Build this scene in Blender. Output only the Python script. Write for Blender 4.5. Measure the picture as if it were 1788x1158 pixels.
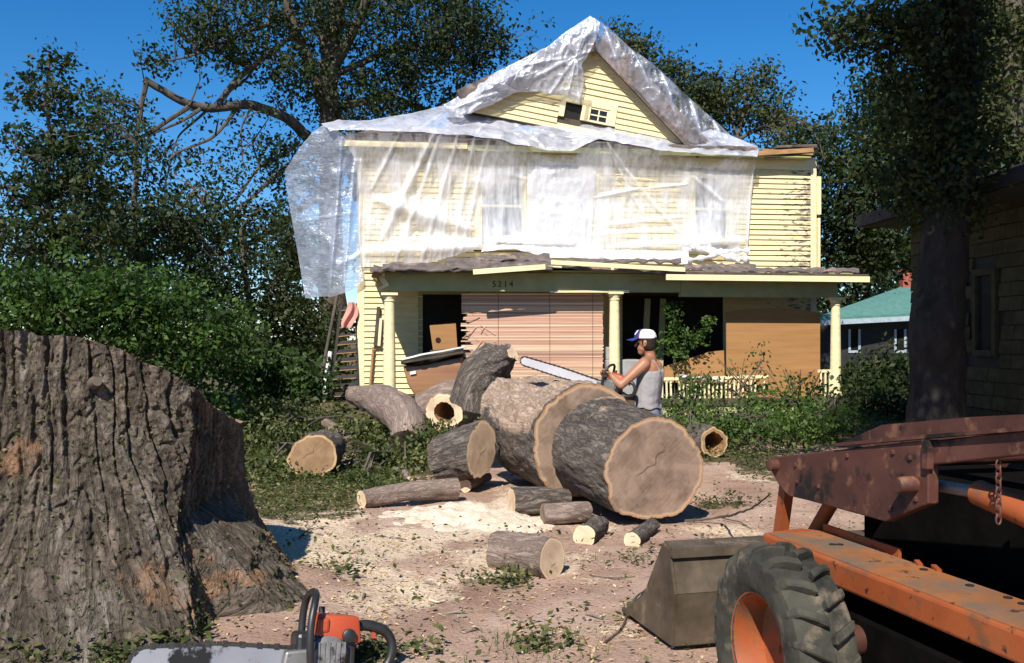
import bpy, bmesh, math, random
import numpy as np
from mathutils import Vector, Matrix

for o in list(bpy.data.objects): bpy.data.objects.remove(o)
scene = bpy.context.scene
COL = scene.collection
R = math.radians
random.seed(7)
RNG = np.random.default_rng(11)

# ------------------------------------------------------------------ camera, sky, sun, exposure
W, H, F, HZ, CH = 1788., 1158., 1738., 590., 1.6
cam_d = bpy.data.cameras.new('camera'); cam = bpy.data.objects.new('camera', cam_d); COL.objects.link(cam)
cam.location = (0, 0, CH); cam.rotation_euler = (R(90), 0, 0)
cam_d.sensor_width = 36; cam_d.lens = 36*F/W; cam_d.shift_y = (HZ-H/2)/W
cam_d.clip_start = .05; cam_d.clip_end = 2000
scene.camera = cam
SUN_EL = 43.; SUN_DIR = Vector((.28, .96, 0)).normalized()      # horizontal direction in which the light travels
world = bpy.data.worlds.new('World'); scene.world = world; world.use_nodes = True
wn = world.node_tree; wn.nodes.clear()
sky = wn.nodes.new('ShaderNodeTexSky'); sky.sky_type = 'NISHITA'; sky.sun_disc = False
sky.sun_elevation = R(SUN_EL); sky.sun_rotation = math.atan2(-SUN_DIR.x, -SUN_DIR.y)
sky.altitude = 1500; sky.air_density = 1.0; sky.dust_density = 0.05; sky.ozone_density = 5.0
hs = wn.nodes.new('ShaderNodeHueSaturation'); hs.inputs['Saturation'].default_value = 1.3; hs.inputs['Value'].default_value = 1.1
bgn = wn.nodes.new('ShaderNodeBackground'); bgn.inputs['Strength'].default_value = .085
wo = wn.nodes.new('ShaderNodeOutputWorld')
wn.links.new(sky.outputs[0], hs.inputs['Color']); wn.links.new(hs.outputs[0], bgn.inputs[0]); wn.links.new(bgn.outputs[0], wo.inputs[0])
sl = bpy.data.lights.new('sun', 'SUN'); sl.energy = 5.0; sl.angle = R(.53); sl.color = (1, .94, .84)
sun = bpy.data.objects.new('sun', sl); COL.objects.link(sun)
ce = math.cos(R(SUN_EL)); ld = Vector((SUN_DIR.x*ce, SUN_DIR.y*ce, -math.sin(R(SUN_EL))))
sun.rotation_euler = ld.to_track_quat('-Z', 'Y').to_euler(); sun.location = (-20, -25, 40)
vs = scene.view_settings; vs.view_transform = 'Standard'; vs.look = 'None'; vs.exposure = 0.5; vs.gamma = 1; vs.use_curve_mapping = False

# ------------------------------------------------------------------ helpers
def P(px, py, d): return Vector(((px-894)/F*d, d, CH-(py-HZ)/F*d))
def G(px, py, z=0.): return P(px, py, F*(CH-z)/(py-HZ))

def vn(p, seed=0):
    p = np.asarray(p, float); i = np.floor(p).astype(np.int64); f = p-i; u = f*f*(3-2*f)
    def h(a, b, c):
        n = (i[:,0]+a)*374761393+(i[:,1]+b)*668265263+(i[:,2]+c)*1440662683+seed*97531
        n &= 0xffffffff; n = ((n ^ (n >> 13))*1274126177) & 0xffffffff
        return ((n ^ (n >> 16)) & 0xffff)/65535.
    x, y, z = u[:,0], u[:,1], u[:,2]
    L = lambda a, b, t: a+(b-a)*t
    return L(L(L(h(0,0,0), h(1,0,0), x), L(h(0,1,0), h(1,1,0), x), y), L(L(h(0,0,1), h(1,0,1), x), L(h(0,1,1), h(1,1,1), x), y), z)
def fbm(p, o=4, seed=0):
    p = np.asarray(p, float); s = 0; a = .5; t = 0
    for k in range(o):
        s = s+a*vn(p*(2**k)+k*17.3, seed+k); t += a; a *= .5
    return s/t

def tag(o, label=None, cat=None, group=None, kind=None):
    if label: o['label'] = label
    if cat: o['category'] = cat
    if group: o['group'] = group
    if kind: o['kind'] = kind
    return o
def empty(name, loc=(0,0,0), rz=0., label=None, cat=None, group=None):
    o = bpy.data.objects.new(name, None); o.empty_display_size = .1; COL.objects.link(o)
    o.location = loc; o.rotation_euler = (0, 0, rz)
    return tag(o, label, cat, group)
def link(name, me, mat=None, parent=None):
    o = bpy.data.objects.new(name, me); COL.objects.link(o)
    if mat is not None and not me.materials: me.materials.append(mat)
    if parent is not None: o.parent = parent
    return o
def np_mesh(name, v, q, smooth=False, attrs=None):
    v = np.ascontiguousarray(v, np.float32); q = np.ascontiguousarray(q, np.int32); k = q.shape[1]
    me = bpy.data.meshes.new(name); me.vertices.add(len(v)); me.vertices.foreach_set('co', v.ravel())
    me.loops.add(q.size); me.loops.foreach_set('vertex_index', q.ravel())
    me.polygons.add(len(q)); me.polygons.foreach_set('loop_start', np.arange(0, q.size, k, dtype=np.int32))
    me.update(calc_edges=True)
    if smooth: me.polygons.foreach_set('use_smooth', np.ones(len(q), bool))
    for n, a in (attrs or {}).items():
        at = me.attributes.new(n, 'FLOAT', 'POINT'); at.data.foreach_set('value', np.ascontiguousarray(a, np.float32))
    return me
def grid_faces(nu, nv, wrap=False):
    """faces of a grid, rows nu (slow) x nv (fast)"""
    i = np.arange(nu-1)[:,None]; m = nv if wrap else nv-1; j = np.arange(m)[None,:]; j2 = (j+1) % nv
    return np.stack([i*nv+j, i*nv+j2, (i+1)*nv+j2, (i+1)*nv+j], -1).reshape(-1, 4)

class MB:
    def __init__(s): s.v = []; s.f = []
    def add(s, vs, fs):
        b = len(s.v); s.v += [tuple(x) for x in vs]; s.f += [tuple(b+i for i in f) for f in fs]; return s
    BF = [(0,3,2,1),(4,5,6,7),(0,1,5,4),(1,2,6,5),(2,3,7,6),(3,0,4,7)]
    def box(s, x0, x1, y0, y1, z0, z1):
        return s.add([(x0,y0,z0),(x1,y0,z0),(x1,y1,z0),(x0,y1,z0),(x0,y0,z1),(x1,y0,z1),(x1,y1,z1),(x0,y1,z1)], s.BF)
    def hexa(s, vs): return s.add(vs, s.BF)
    def obox(s, c, a, b, d):
        c, a, b, d = map(Vector, (c, a, b, d))
        return s.add([c-a-b-d, c+a-b-d, c+a+b-d, c-a+b-d, c-a-b+d, c+a-b+d, c+a+b+d, c-a+b+d], s.BF)
    def beam(s, p, q, w, h, up=(0,0,1)):
        p, q = Vector(p), Vector(q); d = (q-p); n = d.normalized(); side = n.cross(Vector(up)).normalized(); u = side.cross(n)
        return s.obox((p+q)/2, d/2, side*(-w/2), u*(h/2))
    def tube(s, pts, rad, n=8, cap=True):
        pts = [Vector(p) for p in pts]; m = len(pts)
        if not hasattr(rad, '__len__'): rad = [rad]*m
        b = len(s.v); ref = None
        for i, p in enumerate(pts):
            t = (pts[min(i+1, m-1)]-pts[max(i-1, 0)]).normalized()
            if ref is None: ref = t.orthogonal().normalized()
            ref = (ref-t*ref.dot(t)).normalized(); bi = t.cross(ref)
            for k in range(n):
                a = 2*math.pi*k/n; s.v.append(tuple(p+(ref*math.cos(a)+bi*math.sin(a))*rad[i]))
        for i in range(m-1):
            for k in range(n):
                k2 = (k+1) % n; s.f.append((b+i*n+k, b+i*n+k2, b+(i+1)*n+k2, b+(i+1)*n+k))
        if cap:
            s.f.append(tuple(b+k for k in reversed(range(n)))); s.f.append(tuple(b+(m-1)*n+k for k in range(n)))
        return s
    def lathe(s, prof, n=24, M=None, close=False, cap=True):
        """prof: (radius, height) about local Z"""
        b = len(s.v); M = M or Matrix()
        for r, z in prof:
            for k in range(n):
                a = 2*math.pi*k/n; s.v.append(tuple(M @ Vector((r*math.cos(a), r*math.sin(a), z))))
        m = len(prof); L = m if close else m-1
        for i in range(L):
            i2 = (i+1) % m
            for k in range(n):
                k2 = (k+1) % n; s.f.append((b+i*n+k, b+i*n+k2, b+i2*n+k2, b+i2*n+k))
        if not close and cap:
            s.f.append(tuple(b+k for k in reversed(range(n)))); s.f.append(tuple(b+(m-1)*n+k for k in range(n)))
        return s
    def prism(s, poly, o, u, w, d):
        """polygon in the frame o,u,w extruded by the vector d"""
        o, u, w, d = map(Vector, (o, u, w, d)); n = len(poly)
        a = [o+u*x+w*y for x, y in poly]
        return s.add(a+[p+d for p in a], [tuple(reversed(range(n))), tuple(range(n, 2*n))]+[(i, (i+1) % n, n+(i+1) % n, n+i) for i in range(n)])
    def build(s, name, mat, parent=None, smooth=False, bevel=0, seg=2, M=None, wonk=0):
        me = bpy.data.meshes.new(name); me.from_pydata(s.v, [], s.f)
        bm = bmesh.new(); bm.from_mesh(me)
        if M is not None: bm.transform(M)
        bmesh.ops.recalc_face_normals(bm, faces=bm.faces)
        if bevel: bmesh.ops.bevel(bm, geom=[e for e in bm.edges if len(e.link_faces) == 2 and e.calc_face_angle() > .5], offset=bevel, segments=seg, affect='EDGES', clamp_overlap=True, profile=.5)
        bm.to_mesh(me); bm.free()
        if smooth:
            me.polygons.foreach_set('use_smooth', np.ones(len(me.polygons), bool))
            try: me.set_sharp_from_angle(angle=R(40))
            except Exception: pass
        return link(name, me, mat, parent)
def frame(o, fwd, up=(0,0,1)):
    x = Vector(fwd).normalized(); z = (Vector(up)-x*Vector(up).dot(x)).normalized(); y = z.cross(x)
    M = Matrix((x, y, z)).transposed().to_4x4(); M.translation = Vector(o); return M
def resample(pts, n, smooth=True):
    pts = np.array([tuple(p) for p in pts], float)
    d = np.r_[0, np.cumsum(np.linalg.norm(np.diff(pts, axis=0), axis=1))]; t = np.linspace(0, d[-1], n)
    out = np.stack([np.interp(t, d, pts[:,k]) for k in range(pts.shape[1])], 1)
    if smooth and n > 4:
        for _ in range(max(1, n//8)):
            out[1:-1] = .25*out[:-2]+.5*out[1:-1]+.25*out[2:]
    return out

# ------------------------------------------------------------------ materials
def newmat(name):
    m = bpy.data.materials.new(name); m.use_nodes = True; nt = m.node_tree
    return m, nt, nt.nodes['Principled BSDF'], nt.nodes['Material Output']
def N(nt, typ, ins=None, **kw):
    n = nt.nodes.new('ShaderNode'+typ)
    for k, v in kw.items(): setattr(n, k, v)
    for k, v in (ins or {}).items():
        if isinstance(v, bpy.types.NodeSocket): nt.links.new(v, n.inputs[k])
        else: n.inputs[k].default_value = v
    return n
def c4(c): return tuple(c)+(1,) if len(c) == 3 else c
def ramp(nt, fac, stops):
    r = N(nt, 'ValToRGB', {'Fac': fac}); e = r.color_ramp.elements
    while len(e) < len(stops): e.new(.5)
    for el, (p, c) in zip(e, stops): el.position = p; el.color = c4(c) if hasattr(c, '__len__') else (c, c, c, 1)
    return r.outputs['Color']
def coord(nt, which='Object', scale=(1,1,1)):
    tc = N(nt, 'TexCoord'); mp = N(nt, 'Mapping', {'Vector': tc.outputs[which], 'Scale': scale}); return mp.outputs[0]
def noise(nt, vec, scale, detail=6, rough=.6, dist=0.):
    return N(nt, 'TexNoise', {'Vector': vec, 'Scale': scale, 'Detail': detail, 'Roughness': rough, 'Distortion': dist}).outputs['Fac']
def mixc(nt, f, a, b, mode='MIX'):
    n = N(nt, 'Mix', data_type='RGBA', blend_type=mode)
    for k, v in ((0, f), (6, a), (7, b)):
        if isinstance(v, bpy.types.NodeSocket): nt.links.new(v, n.inputs[k])
        else: n.inputs[k].default_value = c4(v) if hasattr(v, '__len__') else v
    return n.outputs[2]
def math_(nt, op, a, b=None):
    n = N(nt, 'Math', operation=op)
    for k, v in enumerate((a, b)):
        if v is None: continue
        if isinstance(v, bpy.types.NodeSocket): nt.links.new(v, n.inputs[k])
        else: n.inputs[k].default_value = v
    return n.outputs[0]
def bump(nt, bsdf, h, strength=.3, dist=.02):
    b = N(nt, 'Bump', {'Height': h, 'Strength': strength, 'Distance': dist}); nt.links.new(b.outputs[0], bsdf.inputs['Normal'])
def pm(name, stops, scale=5., rough=.8, bmp=.3, bs=None, bd=.02, metal=0., stretch=(1,1,1), spec=.3, detail=7, spots=None, rand=0., sub=0., spots2=None):
    m, nt, b, out = newmat(name); v = coord(nt, 'Object', stretch)
    if rand:
        oi = N(nt, 'ObjectInfo'); v2 = N(nt, 'VectorMath', {0: v}, operation='ADD'); off = N(nt, 'CombineXYZ', {0: math_(nt, 'MULTIPLY', oi.outputs['Random'], 37.)}); nt.links.new(off.outputs[0], v2.inputs[1]); v = v2.outputs[0]
    if len(stops[0]) == 3: stops = [(.3, stops[0]), (.7, stops[1])]
    c = ramp(nt, noise(nt, v, scale, detail), stops)
    for sp_ in (spots, spots2):
        if not sp_: continue
        sc, ss, lo, hi = sp_
        f = ramp(nt, noise(nt, v, ss, 8, .65), [(lo, 0.), (hi, 1.)]); c = mixc(nt, f, c, sc)
    if rand:
        hsn = N(nt, 'HueSaturation', {'Color': c, 'Value': math_(nt, 'ADD', 1-rand/2, math_(nt, 'MULTIPLY', oi.outputs['Random'], rand))}); c = hsn.outputs[0]
    nt.links.new(c, b.inputs['Base Color']); b.inputs['Roughness'].default_value = rough; b.inputs['Metallic'].default_value = metal
    b.inputs['Specular IOR Level'].default_value = spec
    if bmp: bump(nt, b, noise(nt, v, bs or scale*4, 8, .65), bmp, bd)
    return m
M = {}
# painted siding: cream yellow, dirty streaks, grey wood where it has peeled (more at the house's right end)
def siding(name, base, peel_right):
    m, nt, b, out = newmat(name); v = coord(nt, 'Object', (1, 1, 1)); vs_ = coord(nt, 'Object', (1.2, 1, 9))
    c = ramp(nt, noise(nt, vs_, 1.6, 8), [(.3, [x*.80 for x in base]), (.65, base)])
    f = noise(nt, coord(nt, 'Object', (1, 1, 3)), 5.5, 10, .7)
    if peel_right:
        sx = N(nt, 'SeparateXYZ', {0: N(nt, 'TexCoord').outputs['Object']}); g = N(nt, 'MapRange', {'Value': sx.outputs[0], 1: 5.6, 2: 6.9, 3: 0., 4: .17}); f = math_(nt, 'ADD', f, g.outputs[0])
    pf = ramp(nt, f, [(.645, 0.), (.68, 1.)])
    wood = ramp(nt, noise(nt, coord(nt, 'Object', (1.5, 1, 40)), 2.5, 8), [(.3, (.10, .08, .065)), (.7, (.26, .21, .17))])
    c = mixc(nt, pf, c, wood); nt.links.new(c, b.inputs['Base Color']); b.inputs['Roughness'].default_value = .65
    bump(nt, b, math_(nt, 'SUBTRACT', noise(nt, v, 30, 6), pf), .35, .004); return m
M['cream'] = siding('cream_paint', (.80, .67, .36), True)
M['trim'] = siding('cream_trim', (.84, .72, .42), False)
M['green_trim'] = pm('olive_trim', [(.30, .30, .14), (.40, .38, .19)], 4, .7, .2, 30, .004)
M['dark'] = pm('dark_interior', [(.010, .010, .009), (.02, .018, .016)], 3, .95, 0)  # near-black panels stand in for the shade of unlit rooms
M['sheath'] = pm('old_sheathing', [(.05, .04, .032), (.11, .085, .06)], 6, .9, .3)
M['roofing'] = pm('old_shingles', [(.07, .06, .055), (.20, .16, .14)], 5, .95, .6, 40, .01, spots=((.32, .22, .18), 2.5, .55, .65))
M['splinter'] = pm('broken_wood', [(.22, .12, .05), (.5, .3, .14)], 3, .85, .4, 20, .006, stretch=(1, 6, 12))
M['curtain'] = pm('curtain_cloth', [(.62, .62, .64), (.8, .8, .8)], 3, .9, .3, 12, .02, stretch=(8, 1, .6))
m, nt, b, out = newmat('window_glass'); b.inputs['Base Color'].default_value = (.03, .035, .04, 1); b.inputs['Roughness'].default_value = .06
g = N(nt, 'MixShader', {0: .55, 1: N(nt, 'BsdfTransparent').outputs[0], 2: b.outputs[0]}); nt.links.new(g.outputs[0], out.inputs[0]); M['glass'] = m
def plastic(name, lo, hi, tint, streak=(3, 3, .5), rot=0., rough=.25, dark=.0, k0=.36, k1=.64):
    m, nt, b, out = newmat(name); tc = N(nt, 'TexCoord')
    mp = N(nt, 'Mapping', {'Vector': tc.outputs['Object'], 'Rotation': (0, rot, 0), 'Scale': streak}).outputs[0]
    big = noise(nt, N(nt, 'Mapping', {'Vector': tc.outputs['Object'], 'Scale': (.9, .9, .9)}).outputs[0], 1.3, 3, .5, .4)
    st = noise(nt, mp, 2.2, 6, .6, .6)
    f = N(nt, 'MapRange', {'Value': math_(nt, 'ADD', math_(nt, 'MULTIPLY', big, .5), math_(nt, 'MULTIPLY', st, .5)), 1: k0, 2: k1, 3: lo, 4: hi}).outputs[0]
    fa_ = N(nt, 'Attribute', attribute_name='fold').outputs['Fac']; f = math_(nt, 'MAXIMUM', math_(nt, 'MINIMUM', math_(nt, 'ADD', f, fa_), 1.), .02)
    dif = N(nt, 'BsdfDiffuse', {'Color': c4(tint)}); tr = N(nt, 'BsdfTranslucent', {'Color': c4(tint)}); gl = N(nt, 'BsdfGlossy', {'Color': (1, 1, 1, 1), 'Roughness': rough})
    bmpn = N(nt, 'Bump', {'Height': noise(nt, mp, 4., 6, .6, .8), 'Strength': .55, 'Distance': .05}).outputs[0]
    for n in (dif, gl): nt.links.new(bmpn, n.inputs['Normal'])
    s1 = N(nt, 'MixShader', {0: .30, 1: dif.outputs[0], 2: tr.outputs[0]}); s2 = N(nt, 'MixShader', {0: .16, 1: s1.outputs[0], 2: gl.outputs[0]})
    s3 = N(nt, 'MixShader', {0: f, 1: N(nt, 'BsdfTransparent').outputs[0], 2: s2.outputs[0]}); nt.links.new(s3.outputs[0], out.inputs[0]); return m
M['pl_roof'] = plastic('plastic_roof', .50, .90, (.72, .74, .83), (2, 2, 2), k0=.40, k1=.60)
M['pl_wall'] = plastic('plastic_wall', .28, .90, (.93, .93, .95), (2.2, 1, .30), .35, k0=.42, k1=.58)
M['pl_flap'] = plastic('plastic_flap', .40, .74, (.52, .60, .76), (1.6, 1, 3.2), .5, k0=.40, k1=.60)
M['pl_rake'] = plastic('plastic_rake', .10, .46, (.72, .75, .88), (2, 2, 1), .6, k0=.42, k1=.58)  # low opacity over dark boards stands in for the shade on this sheet
M['pl_white'] = plastic('plastic_white', .75, 1., (.93, .93, .95), (1, 1, 1))
def barkmat(name, cd, cm, cl, sc=22., st=.22, bd=.03, spots=None, rand=.25):
    """bark fissures drawn out along the trunk: coordinates come from the attributes bx, by (round the trunk) and bz (along it)"""
    m, nt, b, out = newmat(name); A_ = lambda n_: N(nt, 'Attribute', attribute_name=n_).outputs['Fac']
    oi = N(nt, 'ObjectInfo').outputs['Random']
    v = N(nt, 'CombineXYZ', {0: math_(nt, 'ADD', A_('bx'), math_(nt, 'MULTIPLY', oi, 11.)), 1: A_('by'), 2: math_(nt, 'MULTIPLY', A_('bz'), st)}).outputs[0]
    w = noise(nt, v, sc*.5, 5, .6, .8); n1 = noise(nt, v, sc, 7, .62, .7)
    rid = math_(nt, 'ABSOLUTE', math_(nt, 'SUBTRACT', n1, .5)); rf = ramp(nt, rid, [(.0, 0.), (.05, .55), (.16, 1.)])
    v2 = N(nt, 'CombineXYZ', {0: A_('bx'), 1: A_('by'), 2: A_('bz')}).outputs[0]; fine = noise(nt, v2, sc*4, 8, .7)
    c = ramp(nt, math_(nt, 'ADD', math_(nt, 'MULTIPLY', w, .5), math_(nt, 'MULTIPLY', fine, .5)), [(.32, cd), (.5, cm), (.66, cl)])
    c = mixc(nt, rf, mixc(nt, .55, c, cd), c)
    du = math_(nt, 'ADD', A_('dust'), math_(nt, 'MULTIPLY', math_(nt, 'SUBTRACT', noise(nt, v2, 11, 8, .7), .5), .9)); duf = ramp(nt, du, [(.30, 0.), (.50, 1.)])
    c = mixc(nt, duf, c, ramp(nt, noise(nt, v2, 9, 8, .7), [(.3, (.42, .28, .195)), (.5, (.68, .49, .36)), (.7, (.80, .62, .48))]))
    if spots: c = mixc(nt, ramp(nt, noise(nt, v2, spots[1], 7, .65), [(spots[2], 0.), (spots[3], 1.)]), c, spots[0])
    c = N(nt, 'HueSaturation', {'Color': c, 'Value': math_(nt, 'ADD', 1-rand/2, math_(nt, 'MULTIPLY', oi, rand))}).outputs[0]
    nt.links.new(c, b.inputs['Base Color']); b.inputs['Roughness'].default_value = .92; b.inputs['Specular IOR Level'].default_value = .2
    hgt = math_(nt, 'ADD', rf, math_(nt, 'MULTIPLY', fine, .9)); bump(nt, b, hgt, 1., bd); return m
M['bark'] = barkmat('log_bark', (.06, .05, .042), (.23, .19, .16), (.42, .36, .30), 20., .25, .022)
M['bark_dark'] = pm('dark_tree_bark', [(.012, .011, .010), (.04, .034, .028)], 6, .95, .8, 25, .04, stretch=(1, 1, .35))  # tree bark darkened to put this trunk's shade into its colour
M['bark_pink'] = barkmat('pale_log_bark', (.12, .09, .075), (.27, .20, .165), (.40, .31, .26), 16., .3, .008)
M['stump'] = barkmat('stump_bark', (.046, .036, .026), (.165, .13, .098), (.335, .29, .245), 10., .35, .03, ((.40, .22, .12), 1.6, .60, .68), 0.)
M['treebark'] = pm('tree_bark', [(.05, .042, .034), (.14, .115, .09)], 6, .95, .7, 25, .03, stretch=(1, 1, .35))
def cutmat(name, heart, heart2, sap, edge, sapw=.93):
    m, nt, b, out = newmat(name); v = coord(nt, 'Object')
    at = N(nt, 'Attribute', attribute_name='rad').outputs['Fac']; ml = N(nt, 'Attribute', attribute_name='mrad').outputs['Fac']
    nz = noise(nt, v, 3, 5); r = math_(nt, 'ADD', ml, math_(nt, 'MULTIPLY', nz, .22))
    rings = math_(nt, 'SINE', math_(nt, 'MULTIPLY', r, 330.)); big = noise(nt, v, 7, 6, .6, 1.5)
    hc = mixc(nt, ramp(nt, math_(nt, 'ADD', math_(nt, 'MULTIPLY', big, .25), nz), [(.50, 0.), (.68, 1.)]), heart, heart2)
    hc = mixc(nt, math_(nt, 'MULTIPLY', math_(nt, 'ADD', rings, 1.), .045), hc, (.05, .03, .02))
    at2 = math_(nt, 'ADD', at, math_(nt, 'MULTIPLY', math_(nt, 'SUBTRACT', noise(nt, v, 9, 4), .5), .05))
    c = mixc(nt, ramp(nt, at2, [(sapw-.05, 0.), (sapw, 1.)]), hc, sap); c = mixc(nt, ramp(nt, at2, [(.955, 0.), (.975, 1.)]), c, edge)
    vo = math_(nt, 'ABSOLUTE', math_(nt, 'SUBTRACT', noise(nt, v, 1.7, 2.5, .5, .5), .5))
    ck = math_(nt, 'MULTIPLY', ramp(nt, vo, [(.003, 1.), (.009, 0.)]), ramp(nt, math_(nt, 'ADD', at, math_(nt, 'MULTIPLY', noise(nt, v, 5, 4), .6)), [(.62, 1.), (.8, 0.)]))
    blot = ramp(nt, math_(nt, 'ADD', noise(nt, v, 3.2, 6, .6, 1.0), math_(nt, 'MULTIPLY', at, -.10)), [(.42, 0.), (.56, .7)]); c = mixc(nt, blot, c, mixc(nt, .5, heart, (.14, .08, .045)))
    sawm = ramp(nt, noise(nt, N(nt, 'Mapping', {'Vector': v, 'Rotation': (0, 0, .5), 'Scale': (1.5, 60, 1)}).outputs[0], 3., 5, .6), [(.45, 0.), (.65, .16)]); c = mixc(nt, sawm, c, (.60, .45, .32))
    c = mixc(nt, math_(nt, 'MULTIPLY', ck, .8), c, (.04, .022, .012))
    nt.links.new(c, b.inputs['Base Color']); b.inputs['Roughness'].default_value = .85
    bump(nt, b, noise(nt, coord(nt, 'Object', (1, 12, 1)), 14, 6), .3, .006); return m
M['cut_brown'] = cutmat('cut_heartwood', (.13, .08, .052), (.27, .185, .13), (.46, .30, .19), (.34, .18, .08), .955)
M['cut_pale'] = cutmat('cut_fresh', (.62, .44, .28), (.72, .54, .36), (.80, .62, .40), (.45, .27, .14), .9)
M['cut_gold'] = cutmat('cut_weathered', (.20, .115, .05), (.30, .18, .085), (.50, .33, .16), (.45, .27, .12), .93)
M['sawdusty'] = pm('sawdust_on_wood', [(.28, (.20, .14, .10)), (.45, (.46, .31, .21)), (.6, (.60, .43, .30)), (.8, (.66, .50, .37))], 4, .95, .9, 40, .03)
M['sawdust'] = pm('sawdust', [(.3, (.60, .46, .33)), (.5, (.76, .61, .46)), (.7, (.88, .76, .60))], 14, .98, 1., 45, .02)
def leafmat(name, c1, c2, c3=None, gloss=.55):
    m, nt, b, out = newmat(name); t = N(nt, 'Attribute', attribute_name='tint').outputs['Fac']
    col = ramp(nt, t, [(0., c1), (.6, c2), (1., c3 or c2)])
    nt.links.new(col, b.inputs['Base Color']); b.inputs['Roughness'].default_value = gloss; b.inputs['Specular IOR Level'].default_value = .25
    tr = N(nt, 'BsdfTranslucent', {'Color': mixc(nt, 1., col, (1.3, 1.5, .5), 'MULTIPLY')})
    s = N(nt, 'MixShader', {0: .30, 1: b.outputs[0], 2: tr.outputs[0]}); nt.links.new(s.outputs[0], out.inputs[0]); return m
M['leaf_dark'] = leafmat('leaf_dark', (.014, .026, .009), (.034, .055, .016), (.062, .075, .024))
M['leaf_olive'] = leafmat('leaf_olive', (.022, .034, .010), (.055, .070, .020), (.11, .11, .04))
M['leaf_mid'] = leafmat('leaf_mid', (.018, .038, .009), (.045, .085, .018), (.09, .13, .035))
M['leaf_bright'] = leafmat('leaf_bright', (.015, .036, .008), (.045, .095, .016), (.105, .165, .035))
M['litter'] = leafmat('leaf_litter', (.025, .040, .010), (.085, .105, .030), (.28, .22, .12), .6)
M['leaf_brush'] = leafmat('brush_leaves', (.022, .036, .010), (.075, .10, .028), (.26, .24, .11), .6)
M['chips'] = leafmat('wood_chips', (.38, .24, .15), (.60, .44, .28), (.78, .62, .44), .9)
M['grass'] = leafmat('grass_blades', (.03, .06, .01), (.07, .13, .02), (.16, .19, .06), .5)

# ------------------------------------------------------------------ ground
def axis(lo, hi, n, far, k):
    a = np.linspace(lo, hi, n); st = (hi-lo)/(n-1); out = [hi]; s = st
    while out[-1] < far: s *= k; out.append(out[-1]+s)
    return a, np.array(out[1:])
ya, yb = axis(3.4, 19, 330, 500, 1.10)
yl = -np.array([0.6, 2, 5, 12, 30, 80, 200])[::-1]+3.4
ys = np.r_[yl, ya, yb]
xa, xb = axis(-5.5, 7.0, 290, 500, 1.12)
xl = -5.5-(xb-7.0)[::-1]
xs = np.r_[xl, xa, xb]
gx, gy = np.meshgrid(xs, ys); gx = gx.ravel(); gy = gy.ravel()
def gz(x, y):
    x = np.atleast_1d(np.asarray(x, float)); y = np.atleast_1d(np.asarray(y, float)); o = np.zeros_like(x)
    near = np.clip((60-y)/30, 0, 1)
    z = (fbm(np.stack([x*.55, y*.55, o], 1), 3, 5)-.5)*.10*near+(fbm(np.stack([x*3, y*3, o], 1), 4, 9)-.5)*.05*np.clip((24-y)/8, 0, 1)
    z += .32*np.exp(-(((x+2.75)/1.7)**2+((y-6.4)/1.7)**2)**1.5)*0.5
    return z
def gz1(x, y): return float(gz([x], [y])[0])
def blob_mask(x, y, spots):
    m = np.zeros_like(x)
    for px, py, rx, ry, w in spots:
        c = G(px, py); ax = rx/F*c.y; ay = ry*c.y*c.y/(F*CH)
        m = np.maximum(m, w*np.exp(-((x-c.x)/ax)**2-((y-c.y)/ay)**2))
    return m
SAW = [(830,905,110,38,1.1), (760,925,120,30,.8), (900,880,60,28,1.), (680,960,150,50,.62), (860,985,120,40,.62), (1000,1000,120,50,.5), (1250,930,110,22,.55), (1270,830,90,14,.5), (1000,920,140,40,.45), (1010,1090,160,50,.42), (700,1060,160,60,.35), (560,930,110,50,.55), (620,990,120,40,.6), (1100,880,200,30,.4)]
GRN = [(560,850,160,70,1.), (520,770,120,80,1.2), (600,905,50,20,.8), (700,830,120,30,.9), (880,1020,110,22,.7), (1120,985,70,20,.8), (930,1130,130,26,.9), (600,1010,70,25,.7), (1300,800,110,40,1.), (1250,880,120,14,.7), (1010,905,80,22,.8), (760,1135,60,20,.7), (1330,720,300,40,1.4), (500,700,260,40,1.5), (120,1150,260,60,.9), (790,850,60,20,.6), (640,1150,50,20,1.), (1230,960,80,16,.6)]
def masks(x, y):
    o = np.zeros_like(x); n1 = fbm(np.stack([x*1.3, y*1.3, o], 1), 4, 21); n2 = fbm(np.stack([x*3.7, y*3.7, o+3], 1), 4, 31)
    sw = blob_mask(x, y, SAW)+(n1-.5)*.9+(n2-.5)*.5
    gr = blob_mask(x, y, GRN)+(n2-.5)*1.1+(n1-.5)*.3
    gr = np.where(y > 15, np.maximum(gr, .8), gr)
    return np.clip((sw-.12)*1.5, 0, 1), np.clip((gr-.45)*2.2, 0, 1)
ms, mg = masks(gx, gy)
gzv = gz(gx, gy)+.05*ms*np.exp(-((gx+.35)/.9)**2-((gy-8.9)/.8)**2)
me = np_mesh('ground', np.stack([gx, gy, gzv], 1), grid_faces(len(ys), len(xs)), True, {'saw': ms, 'green': mg})
m, nt, b, out = newmat('dirt_ground'); v = coord(nt)
dirt = ramp(nt, noise(nt, v, 1.4, 8), [(.3, (.30, .185, .135)), (.5, (.45, .30, .225)), (.7, (.58, .42, .325))])
dirt = mixc(nt, ramp(nt, noise(nt, v, 26, 6, .7), [(.33, .8), (.45, 0.)]), dirt, (.17, .11, .075))
sawc = ramp(nt, noise(nt, v, 40, 6, .7), [(.35, (.56, .41, .29)), (.6, (.82, .67, .50))])
grc = ramp(nt, noise(nt, v, 22, 7, .7), [(.35, (.030, .036, .012)), (.6, (.10, .095, .04))])
sa = N(nt, 'Attribute', attribute_name='saw').outputs['Fac']; ga = N(nt, 'Attribute', attribute_name='green').outputs['Fac']
fn = noise(nt, v, 15, 8, .7)
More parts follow.
